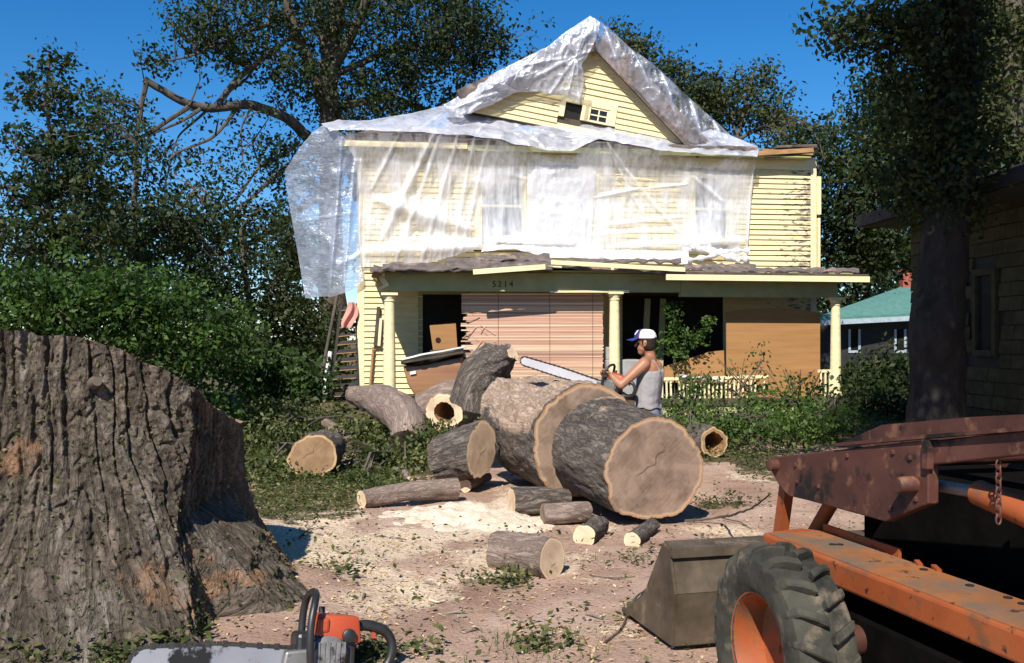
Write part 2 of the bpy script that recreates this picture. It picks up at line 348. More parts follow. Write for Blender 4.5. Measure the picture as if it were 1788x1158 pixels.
sf = ramp(nt, math_(nt, 'ADD', sa, math_(nt, 'MULTIPLY', math_(nt, 'SUBTRACT', fn, .5), 1.3)), [(.3, 0.), (.6, 1.)])
gf = ramp(nt, math_(nt, 'ADD', ga, math_(nt, 'MULTIPLY', math_(nt, 'SUBTRACT', noise(nt, v, 9, 7, .7), .5), 1.2)), [(.42, 0.), (.62, .85)])
c = mixc(nt, gf, mixc(nt, sf, dirt, sawc), grc); nt.links.new(c, b.inputs['Base Color']); b.inputs['Roughness'].default_value = .95; b.inputs['Specular IOR Level'].default_value = .15
bump(nt, b, noise(nt, v, 34, 8, .7), .9, .03)
tag(link('ground', me, m), kind='structure')

# ------------------------------------------------------------------ the house
TH = R(7.); O = Vector((0, 22, 0)); RM = Matrix.Rotation(TH, 3, 'Z'); RI = RM.transposed()
def HL(px, py, off=0.):
    """point of the house's local frame on the plane `off` metres in front of the facade"""
    r = Vector(((px-894)/F, 1, -(py-HZ)/F)); c = RI @ (Vector((0, 0, CH))-O); d = RI @ r
    t = (-off-c.y)/d.y; return c+d*t
def hx(px, py=400, off=0.): return HL(px, py, off).x
def hz(px, py, off=0.): return HL(px, py, off).z
house = empty('house', O, TH, 'two storey cream yellow clapboard house wrapped in plastic with its gable leaning', 'house')
XL, XR = hx(625, 450), hx(1424, 400)
ZW0, ZW1 = .38, 5.72           # wall from porch floor to wall head
BK = 8.5
def hb(name, mat, *boxes, parent=None, bevel=0):
    mb = MB()
    for x in boxes: mb.box(*x)
    return mb.build(name, M[mat], parent or house, bevel=bevel)
hb('wall', 'sheath', (XL+.03, XR-.03, .0, BK, 0, ZW1))
# clapboards: wedge boards, each its own part
PEXP = .117
def board(x0, x1, z, h=PEXP, y=0., jag=0., mat='cream', tilt=0., Mx=None, jl=0., name='clapboard'):
    t0, t1 = .054, .012
    za, zb = z+tilt*(x0-x1)/2, z-tilt*(x0-x1)/2
    mb = MB().hexa([(x0,y-t0,za),(x1,y-t0,zb),(x1,y+.02,zb),(x0,y+.02,za),(x0+jl,y-t1,za+h+.012),(x1+jag,y-t1,zb+h+.012),(x1+jag,y+.02,zb+h+.012),(x0+jl,y+.02,za+h+.012)])
    return mb.build(name, M[mat], house, M=Mx)
def rows(x0, x1, z0, z1, holes, exp=PEXP, y=0., mat='cream', rnd=None):
    z = z0
    while z < z1-.02:
        h = min(exp, z1-z); segs = [(x0, x1)]
        for a, b_, c_, d_ in holes:
            if z+h > c_+.01 and z < d_-.01:
                n = []
                for s0, s1 in segs:
                    if b_ <= s0 or a >= s1: n.append((s0, s1)); continue
                    if a > s0: n.append((s0, a))
                    if b_ < s1: n.append((b_, s1))
                segs = n
        for s0, s1 in segs:
            if s1-s0 > .05: board(s0, s1, z+random.uniform(-.004, .004), h, y+random.uniform(-.004, .003), mat=mat, tilt=random.uniform(-.0015, .0015))
        z += exp
def rect(l, t, r, bt, off=0.):
    a = HL(l, (t+bt)/2, off); b_ = HL(r, (t+bt)/2, off); cx = (l+r)/2
    return a.x, b_.x, hz(cx, bt, off), hz(cx, t, off)
w1 = rect(838, 288, 914, 432); w2 = rect(928, 288, 1036, 432); w3 = rect(1210, 308, 1270, 423)
wins = [w1, w2, w3]
CS = .13
holes = [(a-CS, b_+CS, c_-.1, d_+CS+.03) for a, b_, c_, d_ in wins]
CB = .14
rows(XL+CB, XR-CB, 3.02, 5.42, holes)
door = (hx(738, 600), hx(812, 600), ZW0, 2.55); bigw = (hx(1086, 600), hx(1262, 600), ZW0+.02, 2.55)
rows(XL+CB, XR-CB, ZW0, 3.0, [door, bigw], exp=.124)
for nm, bx in (('frieze_board', (XL, XR, -.04, .02, 5.44, 5.72)),): hb(nm, 'trim', bx)
for x0, x1 in ((XL, XL+CB-.004), (XR-CB+.004, XR)):
    hb('corner_board', 'trim', (x0, x1, -.045, .02, ZW0, 5.435))
hb('corner_board', 'trim', (XR-.03, XR+.015, -.02, .11, ZW0, 5.6)); hb('corner_board', 'trim', (XL-.015, XL+.03, -.02, .11, ZW0, 5.6))
hb('downspout', 'trim', (XR+.04, XR+.11, -.03, .05, 2.9, 4.35), (XR+.02, XR+.12, -.05, .05, 4.42, 5.3), bevel=.012)
# side walls, rows of boards along the depth
def sideboards(x, sgn):
    z = ZW0
    while z < 5.6:
        t0, t1 = .03, .012
        MB().hexa([(x, .12, z), (x+sgn*t0, .12, z), (x+sgn*t0, BK, z), (x, BK, z), (x, .12, z+.18), (x+sgn*t1, .12, z+.18), (x+sgn*t1, BK, z+.18), (x, BK, z+.18)]).build('clapboard', M['cream'], house); z += .17
sideboards(XR-.03, 1); sideboards(XL+.03, -1)
def window(a, b_, c_, d_, Mx=None, curtain=True, y=0., meet=.5, muntin=0, casing=CS, open_=False, sill=True, cross=False):
    mb = MB()
    mb.box(a-casing+.004, a, y-.05, y+.05, c_, d_); mb.box(b_, b_+casing-.004, y-.05, y+.05, c_, d_); mb.box(a-casing+.004, b_+casing-.004, y-.055, y+.05, d_, d_+casing)
    w = mb.build('window', M['trim'], house, M=Mx)
    if sill: MB().box(a-casing-.03, b_+casing+.03, y-.10, y+.05, c_-.07, c_-.003).build('sill', M['trim'], w, M=Mx)
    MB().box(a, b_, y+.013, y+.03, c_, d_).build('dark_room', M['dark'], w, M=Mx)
    if open_: return w
    sh = MB(); s = .045; zm = c_+(d_-c_)*meet
    if cross:
        sh.box(a, a+s, y-.03, y-.002, c_, d_); sh.box(b_-s, b_, y-.03, y-.002, c_, d_); sh.box(a+s, b_-s, y-.03, y-.002, d_-s, d_); sh.box(a+s, b_-s, y-.03, y-.002, c_, c_+s)
        sh.box((a+b_)/2-.014, (a+b_)/2+.014, y-.028, y-.002, c_+s, d_-s); sh.box(a+s, b_-s, y-.025, y-.004, zm-.014, zm+.014)
    else:
        sh.box(a, a+s, y-.03, y-.002, c_, d_); sh.box(b_-s, b_, y-.03, y-.002, c_, d_); sh.box(a+s, b_-s, y-.03, y-.002, d_-s, d_); sh.box(a+s, b_-s, y-.03, y-.002, c_, c_+s*1.3); sh.box(a+s, b_-s, y-.034, y-.002, zm-.03, zm+.03)
        if muntin: sh.box((a+b_)/2-.01, (a+b_)/2+.01, y-.02, y-.002, c_+s, zm-.03); sh.box((a+b_)/2-.01, (a+b_)/2+.01, y-.02, y-.002, zm+.03, d_-s)
    sh.build('sash', M['trim'], w, M=Mx)
    MB().box(a+s, b_-s, y-.006, y-.003, c_+s, zm-.015).build('pane', M['glass'], w, M=Mx); MB().box(a+s, b_-s, y-.006, y-.003, zm+.015, d_-s).build('pane', M['glass'], w, M=Mx)
    if curtain: MB().box(a+.01, b_-.01, y+.002, y+.010, c_+.02, d_-.02).build('curtain', M['curtain'], w, M=Mx)
    return w
window(*w1, muntin=1); window(*w2, muntin=1); window(*w3, muntin=1)
MB().box(bigw[0], bigw[1], -.01, .03, bigw[2], bigw[3]).build('doorway', M['dark'], house)  # flat slab, its black colour standing for the unlit opening
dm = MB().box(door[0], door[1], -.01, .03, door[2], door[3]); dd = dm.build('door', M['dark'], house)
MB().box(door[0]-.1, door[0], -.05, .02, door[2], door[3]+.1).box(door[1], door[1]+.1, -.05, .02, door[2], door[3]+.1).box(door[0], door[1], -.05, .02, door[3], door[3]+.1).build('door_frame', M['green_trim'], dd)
# main roof: low front slope under the gable, eave boards, broken right end
EO = .42; ZE = 5.80
rl, rr = hx(592, 240, EO), hx(1421, 262, EO)
rdg = hx(1230, 240, -1)
mb = MB(); th = .10
def slab(pts, th):  # quad top, extruded down
    return MB().hexa([Vector(p)-Vector((0,0,th)) for p in pts]+[Vector(p) for p in pts])
slab([(rl,-EO,ZE+.06),(hx(1322,262,EO),-EO,ZE+.06),(rdg,1.7,6.5),(rl+.9,1.7,6.55)], .10).build('roof_slope', M['roofing'], house)
slab([(hx(1322,262,EO)+.01,-EO+.1,ZE+.0),(rr,-EO+.1,ZE-.06),(rr-.3,2.5,ZE+.2),(rdg,1.7,6.45)], .06).build('roof_slope', M['roofing'], house)
slab([(rl+.9,1.7,6.55),(rdg,1.7,6.5),(rdg,BK,6.0),(rl+.9,BK,6.0)], .1).build('roof_slope', M['roofing'], house)
slab([(rl,-EO,ZE+.06),(rl+.9,1.7,6.55),(rl+.9,BK,6.0),(rl,BK,ZE)], .1).build('roof_slope', M['roofing'], house)
hb('soffit', 'green_trim', (rl+.03, rr-.05, -EO+.03, .0, ZE-.14, ZE-.11))
el = hx(816, 240, EO)
hb('eave_fascia', 'trim', (rl, el, -EO-.03, -EO, ZE-.13, ZE-.01)); hb('eave_fascia', 'green_trim', (el+.01, hx(1320,265,EO), -EO+.0, -EO+.03, ZE-.16, ZE-.04))
for k, (a, c_, e, f_, nm) in enumerate([((1322,268),(1420,262),.05,.10,'splinter'), ((1330,262),(1418,270),.12,.05,'splinter'), ((1336,275),(1392,273),.10,.05,'roofing'), ((1380,258),(1421,259),.4,.04,'sheath'), ((1352,258),(1421,256),.3,.05,'roofing')]):
    p, q = HL(*a, EO-.06*k), HL(*c_, EO-.06*k); MB().beam(p, q, e, f_).build('broken_eave_board', M[nm], house)
# leaning gable: everything turned about its base by the roll seen in the boards
ROLL = R(9.7); A = HL(1036, 90); PIT = R(35.5)
GM = Matrix.Translation(A) @ Matrix.Rotation(ROLL, 4, 'Y') @ Matrix.Translation(-A)
def gl(px, py, off=0.): return GM.inverted() @ HL(px, py, off)      # photo point in the unrolled gable frame
zb = gl(1195, 250).z-.25; tp = math.tan(PIT); hw = (A.z-zb)/tp
MB().prism([(-hw, -(A.z-zb)), (hw, -(A.z-zb)), (0, -.02)], A+Vector((0, .02, 0)), (1,0,0), (0,0,1), (0, .3, 0)).build('gable_wall', M['sheath'], house, M=GM)
ga = gl(988, 178); gb = gl(1018, 211); gc = gl(1033, 179); gd = gl(1058, 217)
gw = (ga.x, gb.x, gb.z+.0, ga.z); gw2 = (gc.x-.03, gd.x+.03, gb.z, ga.z)
gh = (gw[0]-.13, gw2[1]+.18, gw[2]-.12, gw[3]+.14)
z = zb; GE = .128; k = 0
while z < A.z-.06:
    x = (A.z-z)/tp; x2 = (A.z-z-GE)/tp
    segs = [(-1, 1)] if not (z+GE > gh[2]+.02 and z < gh[3]-.02) else [(-1, 0), (0, 1)]
    for s0, s1 in segs:
        a = A.x-x if s0 < 0 else gh[1]; b_ = A.x+x if s1 > 0 else gh[0]; ja = (x-x2) if s0 < 0 else 0; jb = -(x-x2) if s1 > 0 else 0
        if A.z-z < GE+.02: ja, jb = x*.95, -x*.95
        if b_-a > .06: board(a, b_, z+random.uniform(-.004, .004), GE, -.0, jag=jb, jl=ja, Mx=GM, tilt=random.uniform(-.002, .002))
    z += GE; k += 1
window(*gw, Mx=GM, open_=True, casing=.13, sill=False); window(*gw2, Mx=GM, curtain=False, casing=.17, sill=False, cross=True)
OH = .28
for s in (-1, 1):
    L = 3.25 if s < 0 else 3.35; d = Vector((s*math.cos(PIT), 0, -math.sin(PIT))); nrm = Vector((s*math.sin(PIT), 0, math.cos(PIT)))
    p0 = A+Vector((0, 0, .06)); Y0, Y1 = Vector((0, -OH, 0)), Vector((0, 6.5, 0))
    MB().hexa([p0+Y0, p0+d*L+Y0, p0+d*L+Y1, p0+Y1]+[q+nrm*.34 for q in (p0+Y0, p0+d*L+Y0, p0+d*L+Y1, p0+Y1)]).build('gable_roof', M['roofing'], house, M=GM)
    q0 = p0+Vector((0, -OH-.03, 0)); MB().hexa([q0-nrm*.1, q0+d*L-nrm*.1, q0+d*L-nrm*.1+Vector((0,.028,0)), q0-nrm*.1+Vector((0,.028,0)), q0+nrm*.36, q0+d*L+nrm*.36, q0+d*L+nrm*.36+Vector((0,.028,0)), q0+nrm*.36+Vector((0,.028,0))]).build('rake_board', M['roofing'], house, M=GM)
    q0 = A+Vector((0, -.05, -.0)); MB().hexa([q0-nrm*.12, q0+d*(L-.5)-nrm*.12, q0+d*(L-.5)-nrm*.12+Vector((0,.02,0)), q0-nrm*.12+Vector((0,.02,0)), q0+nrm*.02, q0+d*(L-.5)+nrm*.02, q0+d*(L-.5)+nrm*.02+Vector((0,.02,0)), q0+nrm*.02+Vector((0,.02,0))]).build('rake_trim', M['trim'], house, M=GM)
# ---- porch
PO = 2.0
pl, pr = hx(660, 500, PO), hx(1478, 500, PO)
hb('porch_floor', 'sheath', (pl, pr, -PO-.2, -.05, .22, ZW0-.02)); hb('porch_skirt', 'green_trim', (pl, pr, -PO-.16, -PO-.13, 0, .215))
bz0, bz1 = hz(880, 509, PO), hz(880, 482, PO)
hb('porch_beam', 'green_trim', (hx(672,495,PO), hx(1186,495,PO), -PO-.10, -PO+.10, bz0, bz1+.06)); hb('porch_beam', 'green_trim', (hx(1186,505,PO)+.005, hx(1458,505,PO), -PO-.115, -PO+.08, bz0-.09, bz1))
MB().hexa([HL(960,511,PO+.13),HL(1100,511,PO+.13),HL(1100,511,PO-.1),HL(960,511,PO-.1),HL(960,508,PO+.13),HL(1098,506,PO+.13),HL(1098,506,PO-.1),HL(960,508,PO-.1)]).build('beam_moulding', M['trim'], house)
hb('porch_ceiling', 'green_trim', (pl, pr, -PO-.3, -.05, bz1+.07, bz1+.10))
zr0, zr1 = hz(1300, 474, 2.5), 3.10
def porch_col(px, top, w):
    x = hx(px, 600, PO); r = w/2; zt = hz(px, top, PO); z0 = ZW0-.02
    h = zt-z0; pf = [(r*1.35,z0),(r*1.35,z0+.06),(r*1.12,z0+.08),(r*1.05,z0+.12)]+[(r*(1-.18*(t**1.5)), z0+.12+t*(h-.24)) for t in np.linspace(0,1,9)]+[(r*.95,zt-.115),(r*.95,zt-.09),(r*.84,zt-.085),(r*1.05,zt-.04),(r*1.05,zt)]
    o = MB().lathe(pf, 24, Matrix.Translation((x, -PO, 0))).build('column', M['trim'], house, smooth=True)
    MB().box(x-r*1.3, x+r*1.3, -PO-r*1.3, -PO+r*1.3, zt+.001, zt+.05).build('capital', M['trim'], o)
porch_col(680, 516, .25); porch_col(1073, 514, .235); porch_col(1459, 524, .225)
# porch roof: right part straight, left and middle sagging with torn shingles
def roofstrip(px0, px1, y0, y1, n, noise_amp, seed, name='porch_roof'):
    rnd = random.Random(seed); xs_ = np.linspace(px0, px1, n); top = []; bot = []
    for i, px in enumerate(xs_):
        t = i/(n-1); yy = y0+(y1-y0)*t; p = HL(px, yy+rnd.uniform(-1, 1)*noise_amp, 2.45+rnd.uniform(-.05, .05)); top.append(p); bot.append(Vector((p.x, 0.0, zr1+.05*math.sin(i))))
    mb = MB()
    for i in range(n-1):
        a, b_, c_, d_ = top[i], top[i+1], bot[i+1], bot[i]; t = Vector((0, 0, .07))
        mb.hexa([a-t, b_-t, c_-t, d_-t, a, b_, c_, d_])
    return mb.build(name, M['roofing'], house)
roofstrip(646, 965, 470, 468, 28, 2.0, 3); roofstrip(965, 1195, 462, 474, 14, 1.2, 4); roofstrip(1195, 1516, 474, 479, 12, .5, 5)
def torn(px0, px1, yt, yb_, off, seed, mat='roofing'):
    rnd = random.Random(seed); n = max(4, int((px1-px0)/9)); xs_ = np.linspace(px0, px1, n); mb = MB(); up = [HL(x, yt+rnd.uniform(-2.2, 2.2), off-.45) for x in xs_]; lo = [HL(x, yb_+rnd.uniform(-3, 3), off+rnd.uniform(0, .06)) for x in xs_]
    t = Vector((0, .012, -.022))
    for i in range(n-1): mb.hexa([lo[i]+t, lo[i+1]+t, up[i+1]+t, up[i]+t, lo[i], lo[i+1], up[i+1], up[i]])
    mb.build('torn_shingles', M[mat], house)
torn(652, 700, 464, 473, 2.5, 1); torn(668, 830, 459, 471, 2.52, 2); torn(780, 965, 450, 468, 2.5, 3); torn(840, 960, 443, 455, 2.2, 5); torn(960, 1190, 452, 458, 2.3, 6); torn(1195, 1320, 462, 470, 1.6, 7); torn(1230, 1500, 468, 475, 2.3, 8)
def plank(a, b_, off, h, w=.04, mat='trim', off2=None, name='fascia_board'):
    p, q = HL(*a, off), HL(*b_, off if off2 is None else off2); return MB().beam(p, q, w, h).build(name, M[mat], house)
plank((1163,484), (1518,488), 2.52, .115); plank((1163,477), (1516,481), 2.49, .05, .03, 'sheath')
plank((826,475), (952,466), 2.58, .10); plank((962,458), (1196,471), 2.56, .085); plank((955,466), (1100,470), 2.4, .04, .03, 'trim'); plank((1100,489), (1165,488), 2.3, .03, .03, 'splinter')
plank((652,476), (664,483), 2.3, .2, .1, 'splinter'); plank((664,482), (676,500), 2.1, .10, .04, 'trim'); plank((660,505),(678,497),2.12,.05,.03,'trim')
hb('rafter_end', 'splinter', (hx(650,475,2.2), hx(657,475,2.2), -2.3, -.1, hz(650,482,2.2), hz(650,470,2.2)))
# house number on the beam
cu = bpy.data.curves.new('house_number', 'FONT'); cu.body = '5214'; cu.size = .17; cu.extrude = .006; cu.space_character = 1.35
to = bpy.data.objects.new('tmp', cu); COL.objects.link(to); dg = bpy.context.evaluated_depsgraph_get(); me = bpy.data.meshes.new_from_object(to.evaluated_get(dg)); bpy.data.objects.remove(to)
p = HL(859, 501, PO+.108); me.transform(Matrix.Translation(p) @ Matrix.Rotation(R(90), 4, 'X')); me.materials.clear(); M['number'] = pm('number_paint', [(.02,.02,.015),(.035,.03,.02)], 8, .6, 0)
link('house_number', me, M['number'], house)
# porch railing with its balusters
mb = MB().beam(HL(1152,662,PO+.02), HL(1362,657,PO+.02), .07, .06); rail = mb.build('railing', M['trim'], house)
MB().beam(HL(1152,716,PO+.02), HL(1362,712,PO+.02), .06, .06).build('bottom_rail', M['trim'], rail)
rnd = random.Random(5)
for px in np.arange(1156, 1360, 7.4):
    if rnd.random() < .1: continue
    j = rnd.uniform(-1.5, 1.5); MB().beam(HL(px, 664, PO+.02), HL(px+j, 714, PO+.02), .035, .038, up=(0,1,0)).build('baluster', M['trim'], rail)
mb = MB().beam(HL(1428,648,PO), HL(1456,648,PO), .06, .06); r2 = mb.build('railing', M['trim'], house)
for px in (1433, 1441, 1449): MB().beam(HL(px, 649, PO), HL(px, 705, PO), .035, .035, up=(0,1,0)).build('baluster', M['trim'], r2)
plank((1185,656), (1262,664), PO+.12, .05, .03, 'curtain', name='loose_board')

# ------------------------------------------------------------------ plastic sheets (grids between two photo curves, each with its own depth)
def sheet(name, label, top, bot, mat, nu=110, nv=40, amp=.03, freq=3., seed=0, curve=0., mid=None, folds=(), thin=0., crease=.8, thick=False, group='plastic sheets on the house'):
    """top/bot: lists of (px,py,off) in the house frame; rows go from top to bottom"""
    def cv(l): return resample([HL(a, b_, c_) for a, b_, c_ in l], nu, False)
    rowsC = [cv(top)]+([cv(x) for x in mid] if mid else [])+[cv(bot)]
    K = len(rowsC)-1; Vv = []
    for j in range(nv):
        t = j/(nv-1)*K; i = min(int(t), K-1); f = t-i; Vv.append(rowsC[i]*(1-f)+rowsC[i+1]*f)
    V = np.stack(Vv, 0)                                   # nv,nu,3
    if mid:
        for _ in range(4): V[1:-1] = .25*V[:-2]+.5*V[1:-1]+.25*V[2:]
    flat = V.reshape(-1, 3); tt = np.repeat(np.linspace(0, 1, nv), nu)
    q = flat*freq; w = fbm(np.stack([q[:,0]*1.3-q[:,2]*.5, q[:,1]*.5, q[:,2]*.35+q[:,0]*.2], 1), 4, seed)
    rg = 1-np.abs(2*fbm(q*.55+9, 3, seed+3)-1)*2.2
    edge = np.minimum(1, np.minimum(tt, 1-tt)*8+.25)
    cr = sum((1-np.abs(2*vn(flat*f_+k_*7.7+np.array([0, 0, .4])*flat[:,:1], seed+20+k_)-1))**3*g_ for k_, (f_, g_) in enumerate(((1.6, 1.), (3.1, .7), (5.7, .45))))
    flat = flat.copy(); dsp = ((w-.5)*2.4+np.clip(rg-.6, 0, 1)*1.6+(cr-.6)*crease)*amp*edge; flat[:,1] -= dsp+curve*np.sin(tt*math.pi)
    flat[:,2] += dsp*.5
    jl = (fbm(np.stack([flat[:,0]*2.5, tt*0, tt*0+seed], 1), 4, seed+8)-.5)*.10; flat[:,2] += jl*(tt**6)
    fo = np.zeros(len(flat))-thin*np.exp(-(tt/.13)**2)  # top band made clearer so the eave's shade reads dark there
    for x0_, y0_, x1_, y1_, wd_, op in folds:
        a_ = HL(x0_, y0_, .2); b2 = HL(x1_, y1_, .2); e_ = np.array([b2.x-a_.x, b2.z-a_.z]); L2 = e_ @ e_; rx_ = flat[:,0]-a_.x; rz_ = flat[:,2]-a_.z
        s_ = np.clip((rx_*e_[0]+rz_*e_[1])/L2, 0, 1); dd_ = np.hypot(rx_-s_*e_[0], rz_-s_*e_[1]); w_ = wd_*(.35+.65*np.sin(np.clip(s_, .03, 1)*math.pi*.9)); k_ = np.exp(-(dd_/w_)**2)
        fo += op*k_; flat[:,1] -= .9*w_*k_
    me = np_mesh(name, flat, grid_faces(nv, nu), True, {'fold': fo}); o = link(name, me, M[mat])
    o.location = O; o.rotation_euler = (0, 0, TH); return tag(o, label, 'plastic sheet', group)
sheet('plastic_sheet', 'white plastic sheet lying over the front roof slope below the gable',
      [(560,216,.1),(600,210,-.1),(640,211,-.3),(720,198,-.6),(775,184,-.8),(860,197,-.5),(960,208,-.25),(1060,220,-.15),(1190,246,-.15),(1240,226,-.6),(1275,236,-.5),(1322,256,.0)],
      [(575,229,.62),(600,228,.62),(700,231,.63),(815,235,.63),(870,244,.62),(945,262,.62),(1000,262,.62),(1045,243,.63),(1120,257,.63),(1200,267,.63),(1322,274,.62)], 'pl_roof', 260, 60, .045, 2.6, 1, curve=.05, crease=.6, folds=[(640,212,600,232,.03,.2),(775,186,730,232,.03,.3),(860,198,830,238,.04,.3),(1045,244,980,222,.04,.3),(1045,244,1100,226,.04,.3),(1045,246,900,228,.03,.2),(1200,266,1260,244,.04,.3),(1240,270,1300,252,.03,.3),(945,262,900,210,.04,.2),(1130,258,1160,246,.03,.3)])
sheet('plastic_sheet', 'clear plastic sheet hanging from the eave down over the upper windows',
      [(592,230,.60),(700,233,.61),(815,237,.61),(870,246,.60),(945,264,.58),(1000,263,.60),(1045,246,.61),(1120,259,.61),(1200,269,.61),(1321,275,.60)],
      [(628,468,.12),(700,466,.13),(760,458,.14),(830,438,.20),(920,436,.22),(1000,442,.22),(1100,452,.20),(1200,440,.2),(1304,452,.13)], 'pl_wall', 330, 110, .020, 2.6, 2, thin=.55, crease=.25, folds=[(770,236,690,460,.06,.5),(800,236,735,462,.05,.45),(795,240,770,455,.025,.4),(828,236,790,450,.04,.5),(852,246,806,440,.035,.6),(760,234,665,420,.09,.4),(700,234,650,330,.05,.3),(1045,246,1230,450,.03,.5),(1050,250,1130,380,.03,.35),(1120,330,1200,322,.03,.6),(1040,345,1115,330,.05,.9),(1035,395,1190,378,.045,.6),(1030,410,1180,400,.05,.5),(1080,430,1300,420,.12,.4),(640,440,830,430,.2,.35),(660,350,820,400,.22,.28),(1315,270,1305,450,.025,.7),(850,420,1000,425,.10,.4),(1210,310,1260,350,.06,.3),(630,280,626,460,.03,.5)],
      mid=[[(618,275,.35),(740,285,.26),(850,292,.24),(1000,290,.30),(1150,298,.28),(1316,300,.26)], [(622,340,.12),(740,345,.10),(850,350,.14),(1000,350,.16),(1150,350,.12),(1312,350,.12)]])
sheet('plastic_sheet', 'bluish clear plastic flap hanging off the roof corner past the end of the house',
      [(497,298,-.1),(520,262,.1),(545,232,.25),(566,217,.35),(592,230,.55),(622,262,.30)],
      [(533,520,-.3),(552,518,-.2),(580,519,.0),(600,514,.1),(618,506,.15),(634,492,.2)], 'pl_flap', 90, 110, .05, 2.0, 3, crease=.3, folds=[(622,265,600,500,.05,.3),(600,235,575,510,.05,.2),(505,385,625,372,.02,.3)],
      mid=[[(500,330,-.3),(520,330,-.1),(550,330,.1),(580,330,.25),(605,330,.25),(624,330,.2)], [(517,425,-.3),(535,425,-.1),(560,425,.05),(590,425,.15),(610,425,.2),(626,425,.18)]])
sheet('plastic_sheet', 'crumpled white plastic sheet bunched over the left side of the leaning gable',
      [(772,186,.1),(800,168,.2),(830,146,.25),(870,124,.3),(915,102,.35),(955,84,.4),(985,58,.4),(1004,46,.4),(1030,29,.4),(1046,40,.4)],
      [(800,204,.4),(825,199,.35),(855,186,.3),(898,163,.25),(940,160,.22),(978,168,.2),(1012,181,.2),(1021,140,.22),(1010,122,.30),(1028,96,.40)], 'pl_roof', 220, 90, .06, 2.8, 4, crease=1.1, folds=[(1003,104,900,122,.035,.2),(1003,104,930,140,.04,.3),(1003,104,960,165,.035,.3),(1003,104,990,172,.03,.3),(1003,104,1012,176,.03,.3),(1003,104,975,70,.03,.2),(1003,104,1015,60,.03,.2),(900,160,850,150,.04,.3),(870,165,800,190,.04,.3),(1030,32,1012,90,.03,.2),(940,95,880,150,.04,.2)],
      mid=[[(785,192,.42),(815,180,.42),(850,160,.44),(890,138,.46),(930,118,.46),(965,100,.46),(1000,90,.46),(1012,78,.46),(1030,60,.46),(1044,62,.46)]])
sheet('plastic_sheet', 'grey wrinkled plastic sheet stretched along the right rake of the gable',
      [(1028,28,.40),(1040,33,.40),(1066,52,.40),(1100,84,.40),(1140,112,.40),(1200,168,.42),(1250,212,.45),(1279,240,.5),(1320,258,.6)],
      [(1040,84,.36),(1066,112,.36),(1092,138,.36),(1116,162,.36),(1138,186,.36),(1164,206,.42),(1184,226,.42),(1204,248,.42),(1228,256,.5)], 'pl_rake', 160, 44, .05, 3.2, 5, curve=.10, folds=[(1050,50,1070,110,.04,.4),(1100,95,1125,150,.04,.4),(1150,130,1170,200,.05,.4),(1200,180,1215,240,.05,.5),(1240,215,1250,250,.05,.5)])
sheet('plastic_sheet', 'bright white plastic square tacked over the broken double window',
      [(921,284,.10),(960,284,.12),(1000,285,.12),(1041,288,.10)], [(918,433,.16),(960,430,.2),(1000,436,.2),(1030,440,.16)], 'pl_white', 60, 60, .03, 2.6, 6)
sheet('plastic_sheet', 'rumpled white plastic edge lying along the top of the porch roof',
      [(846,431,.25),(900,428,.3),(960,432,.3),(1040,436,.3),(1100,438,.3),(1200,440,.3)], [(840,438,.6),(900,436,.7),(960,448,.8),(1040,451,.8),(1100,455,.8),(1200,462,.8)], 'pl_white', 90, 20, .05, 4, 7, curve=.05)
# rolled-up bundle by the right window
pts = resample([HL(1192,440,.35), HL(1215,430,.3), HL(1250,436,.35), HL(1280,452,.4), HL(1309,452,.42)], 40); mb = MB(); 
mb.tube(pts, [.055+.03*math.sin(i*.9)+.02*math.sin(i*2.1) for i in range(40)], 10)
pts = resample([HL(1200,455,.4), HL(1240,448,.42), HL(1275,438,.4), HL(1306,438,.3)], 30); mb.tube(pts, [.05+.025*math.sin(i*1.1+1) for i in range(30)], 10)
pts = resample([HL(1196,428,.2), HL(1240,440,.4), HL(1290,456,.45)], 30); mb.tube(pts, [.05+.03*math.sin(i*.8+2) for i in range(30)], 10)
o = mb.build('plastic_bundle', M['pl_white'], None, smooth=True); o.location = O; o.rotation_euler = (0,0,TH); tag(o, 'rolled white plastic bundle under the single upper window', 'plastic sheet')

# ------------------------------------------------------------------ things on the porch
def hthing(name, label, cat, px, py, off, group=None):
    p = HL(px, py, off); w = O+RM @ p; e = empty(name, w, TH, label, cat, group); return e, p
def hpart(mb, name, mat, e, p, **k): return mb.build(name, M[mat], e, M=Matrix.Translation(-p), **k)
for k_, (ca, cb) in enumerate((((.46,.25,.17),(.60,.37,.27)), ((.52,.33,.20),(.66,.45,.30)), ((.40,.20,.145),(.54,.31,.235)), ((.30,.19,.13),(.42,.27,.19)), ((.60,.44,.31),(.70,.54,.40)))): M['slat%d' % k_] = pm('bamboo_slat', [(.3, ca), (.6, cb)], 1.2, .6, .3, 8, .003, stretch=(.6, 1, 30), rand=.4)
M['slat'] = pm('bamboo_slat', [(.3, (.42, .24, .17)), (.6, (.56, .36, .27))], 1.2, .6, .3, 8, .003, stretch=(.6, 1, 30), rand=.5)
M['cardboard'] = pm('brown_board', [(.27, .135, .048), (.36, .19, .075)], 1.4, .7, .15, 20, .003, stretch=(.5, 1, 7), spec=.3)
M['cabinet'] = pm('cabinet_veneer', [(.24, .115, .055), (.36, .19, .10)], 1.5, .35, .1, 20, .002, stretch=(.5, 1, 9), spec=.5)
BO = PO-.24
e, p0 = hthing('bamboo_blind', 'pinkish striped bamboo blind hanging between the porch posts, frayed at one side', 'blind', 930, 512, BO)
rnd = random.Random(9); y = 514.
